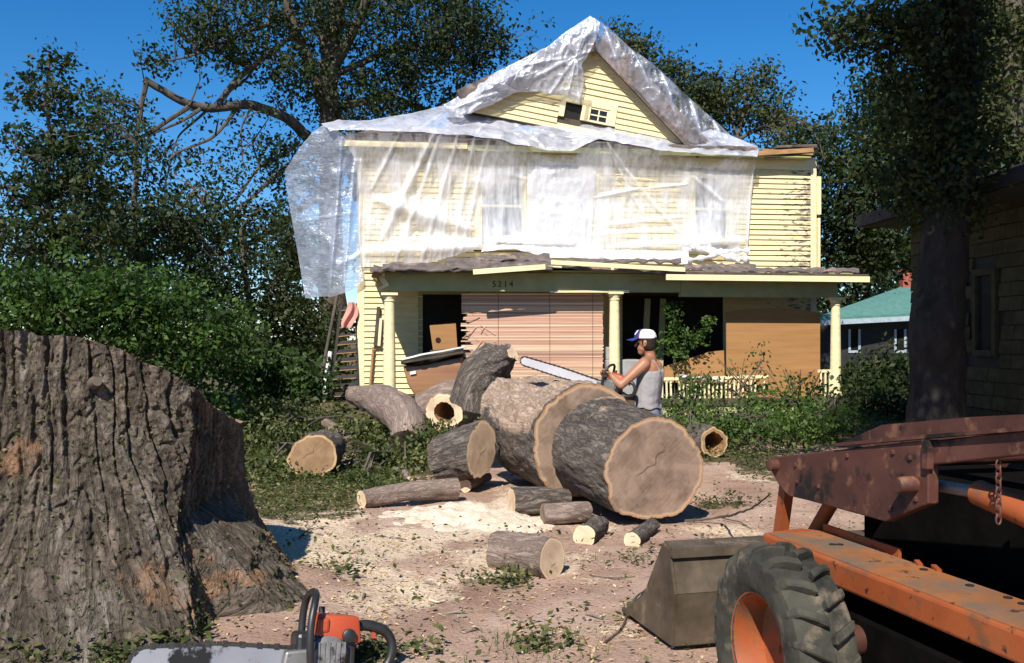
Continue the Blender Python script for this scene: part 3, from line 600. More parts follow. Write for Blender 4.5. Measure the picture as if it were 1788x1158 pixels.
while y < 668:
    fr = max(0, (y-545)/110); left = 806+(rnd.uniform(-4, 26) if y > 548 else rnd.uniform(-1, 1))*min(1, .35+fr)
    if y > 640: left += rnd.uniform(5, 40)
    ty = rnd.uniform(-2.2, 2.2) if y > 548 and rnd.random() < .5 else 0
    a = HL(left, y+ty*.3, BO); b_ = HL(1053+rnd.uniform(-1.2, 1.2), y+rnd.uniform(-.3, .3), BO); hh = .014+rnd.uniform(-.001, .002)
    hpart(MB().beam(a, b_, .008+rnd.uniform(0, .012), hh*2), 'slat', 'slat%d' % rnd.choice((0, 0, 1, 1, 2, 2, 3, 4)), e, p0); y += 2.72
for k in range(34):      # broken slat ends dangling on the frayed side
    x = rnd.uniform(806, 850); y = rnd.uniform(555, 678); l = rnd.uniform(14, 34); an = rnd.uniform(-.9, .9)
    hpart(MB().beam(HL(x, y, BO+rnd.uniform(-.04, .06)), HL(x+l*math.cos(an), y+l*math.sin(an), BO+.02), .008, .014), 'broken_slat', 'slat', e, p0)
for px in (870, 960, 1035): hpart(MB().beam(HL(px, 513, BO+.012), HL(px, 666, BO+.012), .008, .006, up=(0,1,0)), 'cord', 'sheath', e, p0)
# cabinet with a rounded front corner, slumped, and what lies on it
e, p0 = hthing('cabinet', 'brown wooden cabinet with a rounded corner slumped on the porch', 'cabinet', 755, 692, PO-.1)
def slump(px, py, off): return HL(px, py, off)
prof = [(703,640),(806,622),(808,692),(726,694),(712,672)]
q = [HL(a, b_, PO-.02) for a, b_ in prof]; q2 = [HL(a+4, b_-2, PO-.55) for a, b_ in prof]
hpart(MB().add(q+q2, [(0,1,2,3,4), (9,8,7,6,5)]+[(i, (i+1) % 5, 5+(i+1) % 5, 5+i) for i in range(5)]), 'body', 'cabinet', e, p0, bevel=.05, seg=4, smooth=True)
hpart(MB().beam(HL(704,633,PO), HL(808,615,PO), .3, .03), 'top', 'sheath', e, p0)
hpart(MB().beam(HL(716,652,PO+.01), HL(726,650,PO+.01), .02, .06), 'latch', 'curtain', e, p0)
M['tarp'] = pm('black_tarp', [(.012,.012,.014),(.03,.03,.032)], 4, .35, .5, 12, .03, spec=.6)
def blanket(name, label, cat, px, off, top, bot, mat, seed, amp=.04):
    a = resample([HL(*t) for t in top], 40, False); b_ = resample([HL(*t) for t in bot], 40, False); nv = 14
    V = np.concatenate([a*(1-t)+b_*t for t in np.linspace(0, 1, nv)]); V[:,1] -= (fbm(V*5, 3, seed)-.5)*amp*3; V[:,2] += (fbm(V*4+5, 3, seed)-.5)*amp
    o = link(name, np_mesh(name, V, grid_faces(nv, 40), True), M[mat]); o.location = O; o.rotation_euler = (0,0,TH); return tag(o, label, cat)
blanket('tarp', 'crumpled black tarp with pale edges lying on the slumped cabinet', 'tarp', 750, 1.9, [(700,628,1.5),(740,618,1.5),(775,614,1.5),(812,606,1.5)], [(700,637,2.03),(735,640,2.05),(770,632,2.05),(812,622,2.05)], 'tarp', 4)
blanket('plastic_strip', 'thin white plastic strip along the edge of the black tarp', 'plastic sheet', 750, 2.05, [(701,626,2.0),(735,618,2.03),(770,612,2.05),(812,604,2.06)], [(701,629,2.04),(735,621,2.07),(770,615,2.09),(812,607,2.1)], 'pl_white', 8, .02)
e, p0 = hthing('cardboard_box', 'brown cardboard box with a round hole standing behind the black tarp', 'box', 775, 612, 1.6)
q = [HL(a, b_, 1.6) for a, b_ in [(756,612),(799,609),(796,565),(750,569)]]; q2 = [v+Vector((.03, .4, .03)) for v in q]
hpart(MB().add(q+q2, [(0,1,2,3), (7,6,5,4)]+[(i, (i+1) % 4, 4+(i+1) % 4, 4+i) for i in range(4)]), 'carton', 'cardboard', e, p0, bevel=.008)
c0 = HL(765, 594, 1.605); hpart(MB().lathe([(.055, 0), (.055, .006)], 20, Matrix.Translation(c0) @ Matrix.Rotation(R(90), 4, 'X')), 'hole', 'dark', e, p0)
e, p0 = hthing('shelf_box', 'dark wooden box supporting the carton on the porch floor', 'box', 775, 690, 1.5)
hpart(MB().box(HL(752,690,1.5).x, HL(800,690,1.5).x, -1.6, -1.15, ZW0-.02, HL(775,612,1.6).z), 'carcass', 'sheath', e, p0, bevel=.01)
# brown panels leaning on the porch at the right
def panel(name, label, poly, off_t, off_b, mat, th=.03):
    ys_ = [b_ for a, b_ in poly]; y0, y1 = min(ys_), max(ys_)
    q = [HL(a, b_, off_t+(off_b-off_t)*(b_-y0)/(y1-y0)) for a, b_ in poly]; n = len(q); q2 = [v+Vector((0, th, 0)) for v in q]
    c = sum(q, Vector())/n; c = Vector((c.x, c.y, min(v.z for v in q))); o = MB().add(q+q2, [tuple(range(n)), tuple(reversed(range(n, 2*n)))]+[(i, (i+1) % n, n+(i+1) % n, n+i) for i in range(n)]).build(name, M[mat], None, M=Matrix.Translation(-c)); o.location = O+RM @ c; o.rotation_euler = (0,0,TH)
    return tag(o, label, 'panel')
panel('wood_panel', 'tall brown panel with a bowed top edge leaning between railing and right post', [(1269,716),(1357,716),(1357,700),(1432,702),(1432,547),(1405,542),(1370,538),(1330,538),(1295,541),(1268,545)], 1.70, 1.80, 'cardboard')
panel('wood_panel', 'low brown panel with a sloping top edge behind the railing', [(1160,668),(1266,668),(1264,612),(1240,614),(1160,640)], 1.65, 1.75, 'cardboard')
panel('wood_panel', 'narrow brown board set low behind the right end of the railing', [(1342,718),(1432,718),(1432,654),(1342,652)], 2.06, 2.1, 'cardboard')
# boards leaning in the dark middle bay
for k, (x0, x1, lb) in enumerate(((1122, 1131, 'weathered green board standing in the dark porch bay behind the worker'), (1150, 1158, 'narrow weathered board standing beside the porch vine'))):
    o = MB().beam(HL(x0, 690, .9), HL(x1, 522, .5), .13, .03, up=(0,1,0)).build('loose_plank', M['green_trim'], None); 
    o.location = O; o.rotation_euler = (0,0,TH); tag(o, lb, 'plank')
M['tank0'] = pm('grey_crate', [(.26,.25,.25),(.36,.35,.35)], 5, .8, .2)
# pale furniture slab seen behind the middle post
o = MB().box(HL(1056,650,1.6).x, HL(1118,650,1.6).x, -1.75, -1.2, ZW0-.02, HL(1056,628,1.6).z).build('packing_crate', M['tank0'], None, bevel=.02); o.location = O; o.rotation_euler = (0,0,TH); tag(o, 'pale grey crate behind the middle porch post', 'crate')
o = MB().box(HL(1056,650,1.55).x, HL(1068,650,1.55).x, -1.70, -1.3, HL(1056,628,1.6).z, HL(1056,606,1.6).z).build('pale_box', M['tank0'], None, bevel=.02); o.location = O; o.rotation_euler = (0,0,TH); tag(o, 'small upright pale box on the grey crate', 'box')
# left end of the house: slatted panel, pole, pipe pieces, pink cloth, white post
e, p0 = hthing('slatted_panel', 'dark slatted panel leaning against the end of the house below the plastic flap', 'panel', 600, 692, .1)
M['louver'] = pm('dark_louver', [(.02,.02,.018),(.045,.04,.035)], 5, .7, .2)
for xa, xb_ in ((577, 596), (622, 624)): hpart(MB().beam(HL(xa, 692, .15), HL(xb_, 530, -.1), .06, .05, up=(0,1,0)), 'stile', 'louver', e, p0)
for k in range(11):
    t = k/10; y = 688-t*150; xl_ = 577+19*t
    a, b_ = HL(xl_+1, y+2, .15-.25*t), HL(622.5, y-1, .15-.25*t); hpart(MB().obox((a+b_)/2, (b_-a)/2, Vector((0, .05, .04)), Vector((0, -.006, .008))), 'slat', 'louver', e, p0)
    hpart(MB().beam(a+Vector((0,-.06,-.035)), b_+Vector((0,-.06,-.035)), .012, .016), 'slat_edge', 'splinter', e, p0)
o = MB().tube([HL(556, 690, .4), HL(572, 600, .2), HL(589, 515, 0)], .035, 8).build('pole', M['treebark'], None, smooth=True); o.location = O; o.rotation_euler = (0,0,TH); tag(o, 'thin weathered pole leaning beside the dark slatted panel', 'pole')
o = MB().tube([HL(568, 688, .9), HL(570, 660, .88), HL(577, 614, .85)], [.05, .055, .045], 10).build('white_post', M['curtain'], None, smooth=True); o.location = O; o.rotation_euler = (0,0,TH); tag(o, 'short white broken post standing before the slatted panel', 'post')
M['pink'] = pm('pink_cloth', [(.52,.22,.18),(.62,.30,.25)], 5, .9, .3, 20, .01)
V = []; nu, nv = 14, 22; q = []
for j in range(nv):
    t = j/(nv-1); cx = 614-6*t+3*math.sin(t*5); wd = 5+7*math.sin(t*2.7)**.8
    for i in range(nu):
        u = i/(nu-1)*2-1; V.append(HL(cx+u*wd, 528+t*44, .08+.05*math.cos(u*4+t*3)))
o = link('cloth', np_mesh('cloth', np.array([tuple(x) for x in V]), grid_faces(nv, nu), True), M['pink']); o.location = O; o.rotation_euler = (0,0,TH); tag(o, 'torn pink cloth hanging at the corner of the house', 'cloth')
e, p0 = hthing('gutter_pipe', 'grey broken gutter pipe leaning on the narrow lit wall beside the left post', 'pipe', 648, 690, .1)
hpart(MB().beam(HL(655,604,.12), HL(661,536,.08), .07, .11, up=(0,1,0)), 'gutter', 'sheath', e, p0); hpart(MB().beam(HL(661.5,604,.15), HL(665,556,.1), .06, .05, up=(0,1,0)), 'flange', 'trim', e, p0)
hpart(MB().tube([HL(645,690,.14), HL(652,606,.12)], .028, 8), 'pipe', 'splinter', e, p0, smooth=True)

# ------------------------------------------------------------------ logs
def cutface(name, ring, mat, parent, base, hollow=0., lift=.0, dome=0.):
    """polar face over a closed ring of world points; origin at its centre so growth rings follow it"""
    ring = np.asarray(ring); c = ring.mean(0); n = len(ring); K = 10
    nrm = np.cross(ring[0]-c, ring[n//4]-c); nrm /= np.linalg.norm(nrm)
    zax = Vector(nrm); xax = zax.orthogonal().normalized(); yax = zax.cross(xax)
    Mx = Matrix((xax, yax, zax)).transposed().to_4x4(); Mx.translation = Vector(c); Mi = np.array(Mx.inverted())
    rs = np.linspace(max(hollow, .02), 1, K); V = []; rad = []; mr = []
    for r in rs:
        p = c+(ring-c)*r; V.append(p); rad.append(np.full(n, r)); mr.append(np.linalg.norm(p-c, axis=1))
    V = np.concatenate(V); loc = V @ Mi[:3,:3].T+Mi[:3,3]
    f = grid_faces(K, n, True)
    if not hollow:
        loc = np.vstack([loc, [[0,0,0]]]); rad.append(np.array([0.])); mr.append(np.array([0.])); k = len(loc)-1
        f = np.vstack([f, np.array([[i, k, (i+1) % n, i] for i in range(n)])[:, [0,1,2,2]]]) if False else f
    loc[:,2] += (fbm(loc*5, 3, 3)-.5)*.012
    me = np_mesh(name, loc, f, False, {'rad': np.concatenate(rad), 'mrad': np.concatenate(mr)})
    if not hollow:
        bm = bmesh.new(); bm.from_mesh(me); bm.verts.ensure_lookup_table()
        k = len(loc)-1
        for i in range(n): bm.faces.new((bm.verts[k], bm.verts[(i+1) % n], bm.verts[i]))
        bmesh.ops.recalc_face_normals(bm, faces=bm.faces); bm.to_mesh(me); bm.free()
    o = link(name, me, M[mat], parent); Mx.translation = Vector(c)-Vector(base); o.matrix_local = Mx; return o
def log(label, path, rad, bark='bark', ends=('cut_brown', 'cut_brown'), seed=0, na=56, ns=None, ridge=.03, rough=.06, spacing=.06, group='sawn logs and limbs in the yard', hollow=0., name='log', ecc=0., endtilt=(0, 0), zclip=None, cat='log', seg_rad=None, dust=None, hew=None):
    path = [Vector(p) for p in path]; L = sum((path[i+1]-path[i]).length for i in range(len(path)-1))
    ns = ns or int(max(14, min(150, L/.02))); C = resample(path, ns); rr_ = np.interp(np.linspace(0, 1, ns), np.linspace(0, 1, len(rad)), rad)
    base = Vector((C[:,0].mean(), C[:,1].mean(), 0)); base.z = gz1(base.x, base.y)
    T = np.gradient(C, axis=0); T /= np.linalg.norm(T, axis=1)[:,None]
    ref = np.array(Vector(T[0]).orthogonal().normalized()); U = []
    for t in T:
        ref = ref-t*ref.dot(t); ref /= np.linalg.norm(ref); U.append(ref)
    U = np.array(U); B = np.cross(T, U); th = np.linspace(0, 2*math.pi, na, endpoint=False)
    cs, sn = np.cos(th), np.sin(th); s = np.linspace(0, L, ns)
    TH_, S_ = np.meshgrid(th, s); RR = np.repeat(rr_[:,None], na, 1)
    q = np.stack([np.cos(TH_).ravel()*1.1, np.sin(TH_).ravel()*1.1, S_.ravel()*.35/max(RR.mean(), .05)*.5], 1)
    low = (fbm(q*1.2, 3, seed)-.5)*2*rough*2.2
    a = TH_.ravel()*RR.mean()/spacing; wv = fbm(np.stack([np.cos(TH_).ravel()*3, np.sin(TH_).ravel()*3, S_.ravel()*2.2], 1), 3, seed+5)
    kk = RR.ravel()/spacing*.42; rn = fbm(np.stack([np.cos(TH_).ravel()*kk, np.sin(TH_).ravel()*kk, S_.ravel()/spacing*.10], 1), 3, seed+15); rg = np.minimum(1, np.abs(rn-.5)*9)*(.5+wv)
    fine = fbm(np.stack([np.cos(TH_).ravel()*RR.ravel()*30, np.sin(TH_).ravel()*RR.ravel()*30, S_.ravel()*10], 1), 3, seed+7)
    r = RR.ravel()*(1+low)+ridge*(rg-.6)+ridge*.8*(fine-.5); r = r*(1+ecc*np.cos(2*TH_.ravel()+seed))
    r = r.reshape(ns, na)
    V = C[:,None,:]+r[:,:,None]*(cs[None,:,None]*U[:,None,:]+sn[None,:,None]*B[:,None,:])
    if hew is not None:
        lim = C[:,None,2]+RR*hew+(fbm(V.reshape(-1, 3)*4, 4, seed+2).reshape(ns, na)-.5)*.16*RR/.5; k_ = np.clip(np.linspace(0, 1, ns)*9-.5, 0, 1)[:,None]; V[:,:,2] = np.minimum(V[:,:,2], lim*k_+(1-k_)*9)
    upz = (cs[None,:]*U[:,2:3]+sn[None,:]*B[:,2:3]).ravel(); dst = np.zeros(ns*na)
    if dust is not None: dst = np.clip((upz-dust[0])*dust[1]+(fbm(V.reshape(-1, 3)*3, 4, seed+4)-.5)*1.3, 0, 1)*np.clip((S_.ravel()/L-dust[2])*12, 0, 1)
    for e_, sgn in ((0, endtilt[0]), (1, endtilt[1])):
        if sgn:
            k = max(3, ns//5); idx = range(k) if e_ == 0 else range(ns-k, ns)
            for i in idx:
                w = 1-(i/k) if e_ == 0 else (i-(ns-k-1))/k
                V[i] += T[i][None,:]*((V[i,:,2]-C[i,2])*sgn*w)[:,None]
    lo_ = V[:,:,2].min(); 
    root = empty(name, base, 0, label, cat, group); Vl = V-np.array(base)
    link('bark', np_mesh('bark', Vl.reshape(-1, 3), grid_faces(ns, na, True), True, {'bx': np.cos(TH_).ravel()*RR.ravel(), 'by': np.sin(TH_).ravel()*RR.ravel(), 'bz': S_.ravel(), 'dust': dst}), M[bark], root)
    if ends[0]: cutface('cut_face', V[0][::-1], ends[0], root, base, hollow)
    if ends[1]: cutface('cut_face', V[-1], ends[1], root, base, hollow)
    if hollow:
        inner = C[:,None,:]+(r[:,:,None]*hollow)*(cs[None,:,None]*U[:,None,:]+sn[None,:,None]*B[:,None,:])-np.array(base)
        link('hollow', np_mesh('hollow', inner.reshape(-1, 3), grid_faces(ns, na, True), True), M['splinter'], root)
    return root, V
# the felled trunk: near length, far length with sloping sawdust-covered top
log('big log sawn flat with cracked brown growth rings facing the yard', [(1.215, 8.5, .47), (1.03, 9.05, .50), (.86, 9.62, .53)], [.435, .455, .48], 'bark', ('cut_brown', 'cut_brown'), 3, 150, 80, .013, .085, .035, dust=(.62, 1.2, .45))
_, FV = log('widest length of the felled trunk, its hewn top covered in sawdust, under the long saw', [(.70, 9.66, .57), (.52, 10.3, .60), (.33, 11.0, .64), (.22, 11.4, .65)], [.555, .575, .605, .63], 'bark', ('cut_brown', 'cut_pale'), 12, 150, 120, .020, .075, .05, dust=(-.02, 1.9, .0), hew=.80)
log('gnarled bark stub standing up behind the sawdust-covered trunk', [P(836,700,12.1), P(842,660,12.0), P(862,632,11.9), P(896,616,11.7)], [.33, .30, .23, .08], 'bark', (None, 'cut_pale'), 15, 50, 50, .04, .09)
log('leaning limb with a pale slanting cut beside the big trunk', [P(770,803,10.52), P(800,795,10.42), P(840,785,10.28)], [.25, .27, .28], 'bark', ('cut_pale', 'cut_pale'), 21, 60, 50, .03, .05, endtilt=(0, .35))
log('hollow log end with a thick pale ring, behind the leaning limb', [P(776,720,15.4), P(797,712,16.0), P(812,706,16.6)], [.29, .30, .30], 'bark_pink', ('cut_pale', 'cut_pale'), 25, 48, 36, .02, .06, hollow=.55)
log('bent pinkish limb propped below the left porch post', [P(618,690,15.0), P(660,700,14.2), P(700,720,13.4), P(715,745,13.0), P(712,772,12.8)], [.14, .20, .26, .25, .22], 'bark_pink', ('cut_pale', 'cut_brown'), 31, 56, 70, .015, .06)
log('round weathered log in the brush with a brown face crossed by cracks', [P(546,797,11.45), P(556,790,11.8), P(564,786,12.15)], [.262, .268, .26], 'bark', ('cut_gold', 'cut_gold'), 37, 56, 36, .02, .05, ecc=.07)
log('long slender pale log lying left of the bright sawdust', [G(631,890)+Vector((0,0,.10)), G(715,880)+Vector((0,0,.12)), G(797,874)+Vector((0,0,.12))], [.085, .088, .10], 'bark_pink', ('cut_pale', 'cut_pale'), 41, 40, 60, .010, .05)
log('short thick log lying alone on the dirt', [G(874,1000)+Vector((-.02,.08,.135)), G(916,1010)+Vector((0,.12,.135)), G(966,1018)+Vector((0,.10,.135))], [.135, .138, .140], 'bark_pink', ('cut_pale', 'cut_pale'), 45, 56, 44, .010, .045)
log('pale-ended log at the edge of the sawdust under the big trunk', [G(893,905)+Vector((.0,.15,.12)), G(940,905)+Vector((0,.22,.12)), G(996,905)+Vector((0,.3,.11))], [.13, .12, .09], 'bark', ('cut_pale', 'cut_brown'), 49, 48, 40, .015, .06)
log('smooth grey log between the pale-ended log and the small round ones', [G(948,921)+Vector((0,.1,.09)), G(985,921)+Vector((0,.14,.09)), G(1028,917)+Vector((0,.16,.09))], [.085, .09, .085], 'bark_pink', ('cut_brown', 'cut_brown'), 53, 40, 36, .008, .05)
log('small log with a round yellow end pointing out from the trunk', [G(1020,957)+Vector((0,.02,.085)), G(1048,938)+Vector((0,.06,.08))], [.085, .08], 'bark', ('cut_pale', 'cut_pale'), 57, 40, 34, .010, .05)
log('thin log with a yellow end under the sawn trunk face', [G(1104,960)+Vector((0,.02,.065)), G(1142,932)+Vector((0,.06,.06))], [.065, .058], 'bark', ('cut_pale', 'cut_pale'), 61, 36, 34, .008, .05)
log('short curved pale branch piece on the green litter', [G(693,826)+Vector((0,0,.04)), G(706,834)+Vector((0,0,.07)), G(715,845)+Vector((0,0,.04))], [.032, .040, .038], 'bark_pink', ('cut_pale', 'cut_pale'), 63, 20, 24, .005, .05, name='branch_piece', cat='branch')
log('stubby branch piece beside the leaning limb', [G(812,858)+Vector((0,0,.06)), G(832,850)+Vector((0,0,.07)), G(853,842)+Vector((0,0,.06))], [.07, .06, .04], 'bark_pink', ('cut_pale', 'cut_pale'), 65, 24, 24, .008, .08, name='branch_piece', cat='branch')
log('thin branch with a split white end in the brush', [P(568,738,14.2), P(592,752,13.9), P(618,772,13.6)], [.06, .065, .06], 'bark_pink', ('cut_brown', 'cut_pale'), 67, 24, 30, .008, .08, name='branch_piece', cat='branch')
log('broad log lying across the porch front behind the hollow log', [P(735,712,17.8), P(785,694,17.7), P(842,702,17.5)], [.24, .31, .26], 'bark_pink', ('cut_brown', 'cut_brown'), 71, 48, 50, .015, .06)
log('dark rotten hollow log behind the worker at the shrubs', [P(1246,772,13.3), P(1222,766,13.8), P(1208,762,14.2)], [.185, .195, .195], 'bark', ('cut_gold', 'cut_gold'), 75, 44, 40, .02, .08, hollow=.7)
log('small weathered log half hidden below the shrub by the railing', [P(1205,744,15.2), P(1240,748,15.0), P(1268,752,14.9)], [.12, .13, .12], 'bark', ('cut_gold', 'cut_gold'), 77, 36, 36, .012, .06)

# ------------------------------------------------------------------ the great stump
SC = Vector((-2.72, 6.18, 0)); nh = 330
th = np.r_[np.linspace(R(-195), R(25), 900, endpoint=False), np.linspace(R(25), R(165), 110, endpoint=False)]; na = len(th); t = np.linspace(0, 1, nh)
TT, TA = np.meshgrid(t, th, indexing='ij'); tf, af = TT.ravel(), TA.ravel(); cx, sy = np.cos(af), np.sin(af)
lob = fbm(np.stack([cx*1.5+4, sy*1.5, tf*.25], 1), 3, 2); butt = np.clip((lob-.42)*4.5, 0, 1.4)
lob2 = fbm(np.stack([cx*4+1, sy*4, tf*.4], 1), 2, 12)
sq = (np.abs(np.cos(af-.06))**4.5+np.abs(np.sin(af-.06)/.86)**4.5)**(-1/4.5)
r0 = .98*sq+.10*(1-tf)+(1-tf)**2.6*(.26+.50*butt)+(1-tf)**3*.55*np.exp(-((af+.25)/.45)**2)+(lob2-.5)*.16*(1-tf*.7)
zt = 1.70-.10*(cx*r0+.35)-.27*(sy*r0+.9); zt -= .36*np.clip((cx*r0-.35), 0, 9)**1.5
zz = -.12+tf*(zt+.12)+(fbm(np.stack([cx*9, sy*9, af*0], 1), 3, 44)-.5)*.05*tf
xx = af*1.15
wp = fbm(np.stack([cx*3.2, sy*3.2, zz*.9], 1), 4, 8); wp2 = fbm(np.stack([cx*9, sy*9, zz*2.4], 1), 3, 18)
ph = xx/.052+wp*8.+wp2*1.6+zz*2.2
rid = np.abs(np.sin(ph*math.pi/2)); rid = np.minimum(1, rid*1.9)
brk = np.abs(np.sin((zz/.16+wp2*4+np.floor(ph/2)*.37)*math.pi/2)); rid = rid*np.minimum(1, .45+brk*2.2)
chunk = fbm(np.stack([cx*16, sy*16, zz*11], 1), 4, 28)
up = np.clip((zz-.35)/.6, 0, 1); damp = .35+.65*up
dr = .050*(rid-.7)*damp*(.6+.8*wp2)+.10*(chunk-.5)*(1.2-.6*up)+.035*(fbm(np.stack([cx*45, sy*45, zz*38], 1), 3, 58)-.5)+.07*(fbm(np.stack([cx*5, sy*5, zz*3], 1), 4, 38)-.5)
rr_ = r0+dr
V = np.stack([cx*rr_, sy*rr_, zz], 1)
limx = .85-.05*V[:,1]+.05*zz+.55*dr+np.clip(.62-zz, 0, 1)*1.6*np.clip(1-(V[:,1]+.2)**2/.5, .25, 1); V[:,0] = np.where(V[:,1] > -1.2, np.minimum(V[:,0], limx), V[:,0])
stump = empty('tree_stump', SC, 0, 'giant tree stump with deeply ridged bark and flaring roots', 'stump')
link('bark', np_mesh('bark', V, grid_faces(nh, na, True), True, {'bx': cx*1.1, 'by': sy*1.1, 'bz': zz}), M['stump'], stump)
top = V.reshape(nh, na, 3)[-1][::4]+np.array(SC); cutface('cut_face', top, 'cut_gold', stump, SC)
Vg = V.reshape(nh, na, 3); rs_ = np.random.default_rng(17); ii = (rs_.uniform(0, 1, 9000)**2.2*nh*.97).astype(int); jj = rs_.integers(0, 900, 9000); STUMP_PTS = Vg[ii, jj]+np.array(SC)+rs_.normal(size=(9000, 3))*.008
# broken knot and bark chips standing out of the bark
for a, z_, s in ((-1.72, .72, .07), (-1.05, 1.35, .035), (-.86, .95, .03)):
    r_ = 1.15 if z_ < .9 else 1.02; MB().tube([Vector((math.cos(a)*(r_-.12), math.sin(a)*(r_-.12), z_)), Vector((math.cos(a)*(r_+.05), math.sin(a)*(r_+.05), z_+.02))], [s*1.2, s*.7], 9).build('knot', M['stump'], stump, smooth=True)

# ------------------------------------------------------------------ chain saws
M['orange'] = pm('orange_casing', [(.34,.05,.018),(.44,.075,.022)], 6, .4, .15, 40, .002, spec=.5, spots=((.06,.04,.03), 7, .62, .72))
M['black'] = pm('black_plastic', [(.012,.012,.013),(.03,.03,.03)], 9, .42, .15, 60, .001, spec=.5)
M['bar'] = pm('saw_bar_steel', [(.20,.21,.24),(.30,.31,.34)], 3, .55, .1, 40, .001, metal=.1, spots=((.015,.015,.015), 4, .45, .50))  # grey steel broken up by dark spots
M['metal'] = pm('cast_metal', [(.16,.155,.15),(.30,.295,.28)], 8, .5, .3, 30, .002, metal=.5, spots=((.03,.025,.02), 9, .55, .65))
M['chain'] = pm('saw_chain', [(.02,.02,.02),(.06,.055,.05)], 40, .5, .3, metal=.4)
M['rustsaw'] = pm('red_casing', [(.32,.06,.02),(.42,.10,.04)], 6, .45, .2, 30, .003)
M['bar_clean'] = pm('clean_bar_steel', [(.42,.40,.42),(.55,.53,.55)], 3, .5, .1, 40, .001, metal=.1, spots=((.16,.12,.10), 6, .62, .70))
def chainsaw(label, Mx, barlen, col, bw=.06, s=1.0, barm='bar'):
    root = empty('chainsaw', Mx.translation, 0, label, 'chainsaw', 'chainsaws in the yard'); base = Matrix.Translation(-Mx.translation) @ Mx @ Matrix.Scale(s, 4)
    def b(mb, name, mat, par=None, **k): return mb.build(name, M[mat], par or root, M=base, **k)
    b(MB().box(-.13, .08, -.075, .065, -.05, .10), 'engine_block', 'black', bevel=.02)
    hsg = b(MB().hexa([(-.15,-.06,.06),(.03,-.06,.09),(.03,.07,.09),(-.15,.07,.06),(-.14,-.05,.155),(.01,-.05,.165),(.01,.06,.165),(-.14,.06,.155)]), 'housing', col, bevel=.018, smooth=True)
    b(MB().box(-.03, .012, -.064, .074, .10, .150), 'filter_cover', col, hsg, bevel=.012)
    st = b(MB().lathe([(.07, 0), (.07, .012), (.055, .028), (.02, .03)], 24, Matrix.Translation((-.03, .064, .02)) @ Matrix.Rotation(R(-90), 4, 'X')), 'starter_cover', 'metal', smooth=True)
    for k in range(7): b(MB().box(-.085+k*.018, -.077+k*.018, .070, .098, -.03, .07), 'cooling_fin', 'metal', st)
    b(MB().hexa([(.0,.03,-.05),(.13,.03,-.03),(.13,.08,-.03),(.0,.08,-.05),(.0,.03,.05),(.12,.03,.04),(.12,.08,.04),(.0,.08,.05)]), 'clutch_cover', 'metal', bevel=.012)
    n = 14; x0 = .04; x1 = barlen; poly = [(x0, -bw*.55), (x1*.55, -bw*.82), (x1-bw*.9, -bw*.72)]+[(x1-bw*.72+bw*.72*math.cos(a), bw*.72*math.sin(a)) for a in np.linspace(-1.4, 1.4, n)]+[(x1-bw*.9, bw*.72), (x1*.55, bw*.82), (x0, bw*.55)]
    b(MB().prism(poly, (0, .024, .0), (1,0,0), (0,0,1), (0, .005, 0)), 'guide_bar', barm)
    pts = resample([(x, .0265, z) for x, z in poly+[poly[0]]], int(barlen/.018)*2, False); mb = MB()
    for i in range(len(pts)-1):
        p, q = Vector(pts[i]), Vector(pts[i+1]); mid = (p+q)/2; d = (q-p); nn = Vector((d.z, 0, -d.x)).normalized(); h = .011 if i % 3 else .017
        mb.obox(mid+nn*.004, d*.46, Vector((0, .0045, 0)), nn*h*.6)
    o = b(mb, 'chain', 'chain')
    for k in range(4): b(MB().add([(.118, .018+.016*k, -.035+0.0), (.118, .026+.016*k, -.035), (.118, .022+.016*k, -.012), (.152, .022+.016*k, -.026)], [(0,1,2),(0,3,1),(1,3,2),(2,3,0)]), 'bumper_spike', 'metal')
    fh = [(.03,.10,-.045),(.045,.125,.03),(.05,.125,.13),(.035,.11,.205),(.02,.06,.238),(.02,-.04,.238),(.03,-.09,.21),(.035,-.105,.13),(.03,-.10,.02),(.02,-.08,-.045)]
    b(MB().tube(resample(fh, 40), .0135, 10), 'front_handle', 'black', smooth=True)
    rh = [(-.11,.0,.11),(-.18,.0,.125),(-.26,.0,.10),(-.285,.0,.05),(-.27,.0,-.02),(-.22,.0,-.045),(-.12,.0,-.04)]
    b(MB().tube(resample(rh, 30), [.02]*10+[.017]*20, 10), 'rear_handle', 'black', smooth=True)
    b(MB().box(-.215, -.20, -.006, .006, .075, .115), 'trigger', col)
    b(MB().prism([(.085,.12),(.10,.12),(.125,.24),(.115,.25)], (0,-.07,0), (1,0,0), (0,0,1), (0,.15,0)), 'hand_guard', 'black', bevel=.006) if False else None
    b(MB().lathe([(.024,0),(.024,.018),(.016,.022)], 14, Matrix.Translation((-.10,.066,.09)) @ Matrix.Rotation(R(-90), 4, 'X')), 'fuel_cap', 'black', smooth=True)
    b(MB().tube([(-.02,-.03,.15),(-.02,-.03,.185)], .012, 8), 'spark_cap', 'black', smooth=True)
    return root
fg = chainsaw('orange and black chainsaw with a broad dark-spotted bar standing beside the stump', frame(P(550, 1154, 4.66), (-.90, -.36, .10), (.10, .26, 1)), .62, 'orange', .075, 1.32)
MSP = P(1064, 676, 10.22)
ms_ = chainsaw('long-barred chainsaw held by the worker on top of the trunk', frame(MSP, P(890, 622, 10.75)-MSP, (.25, -.12, 1)), 1.06, 'rustsaw', .062, .98, 'bar_clean')

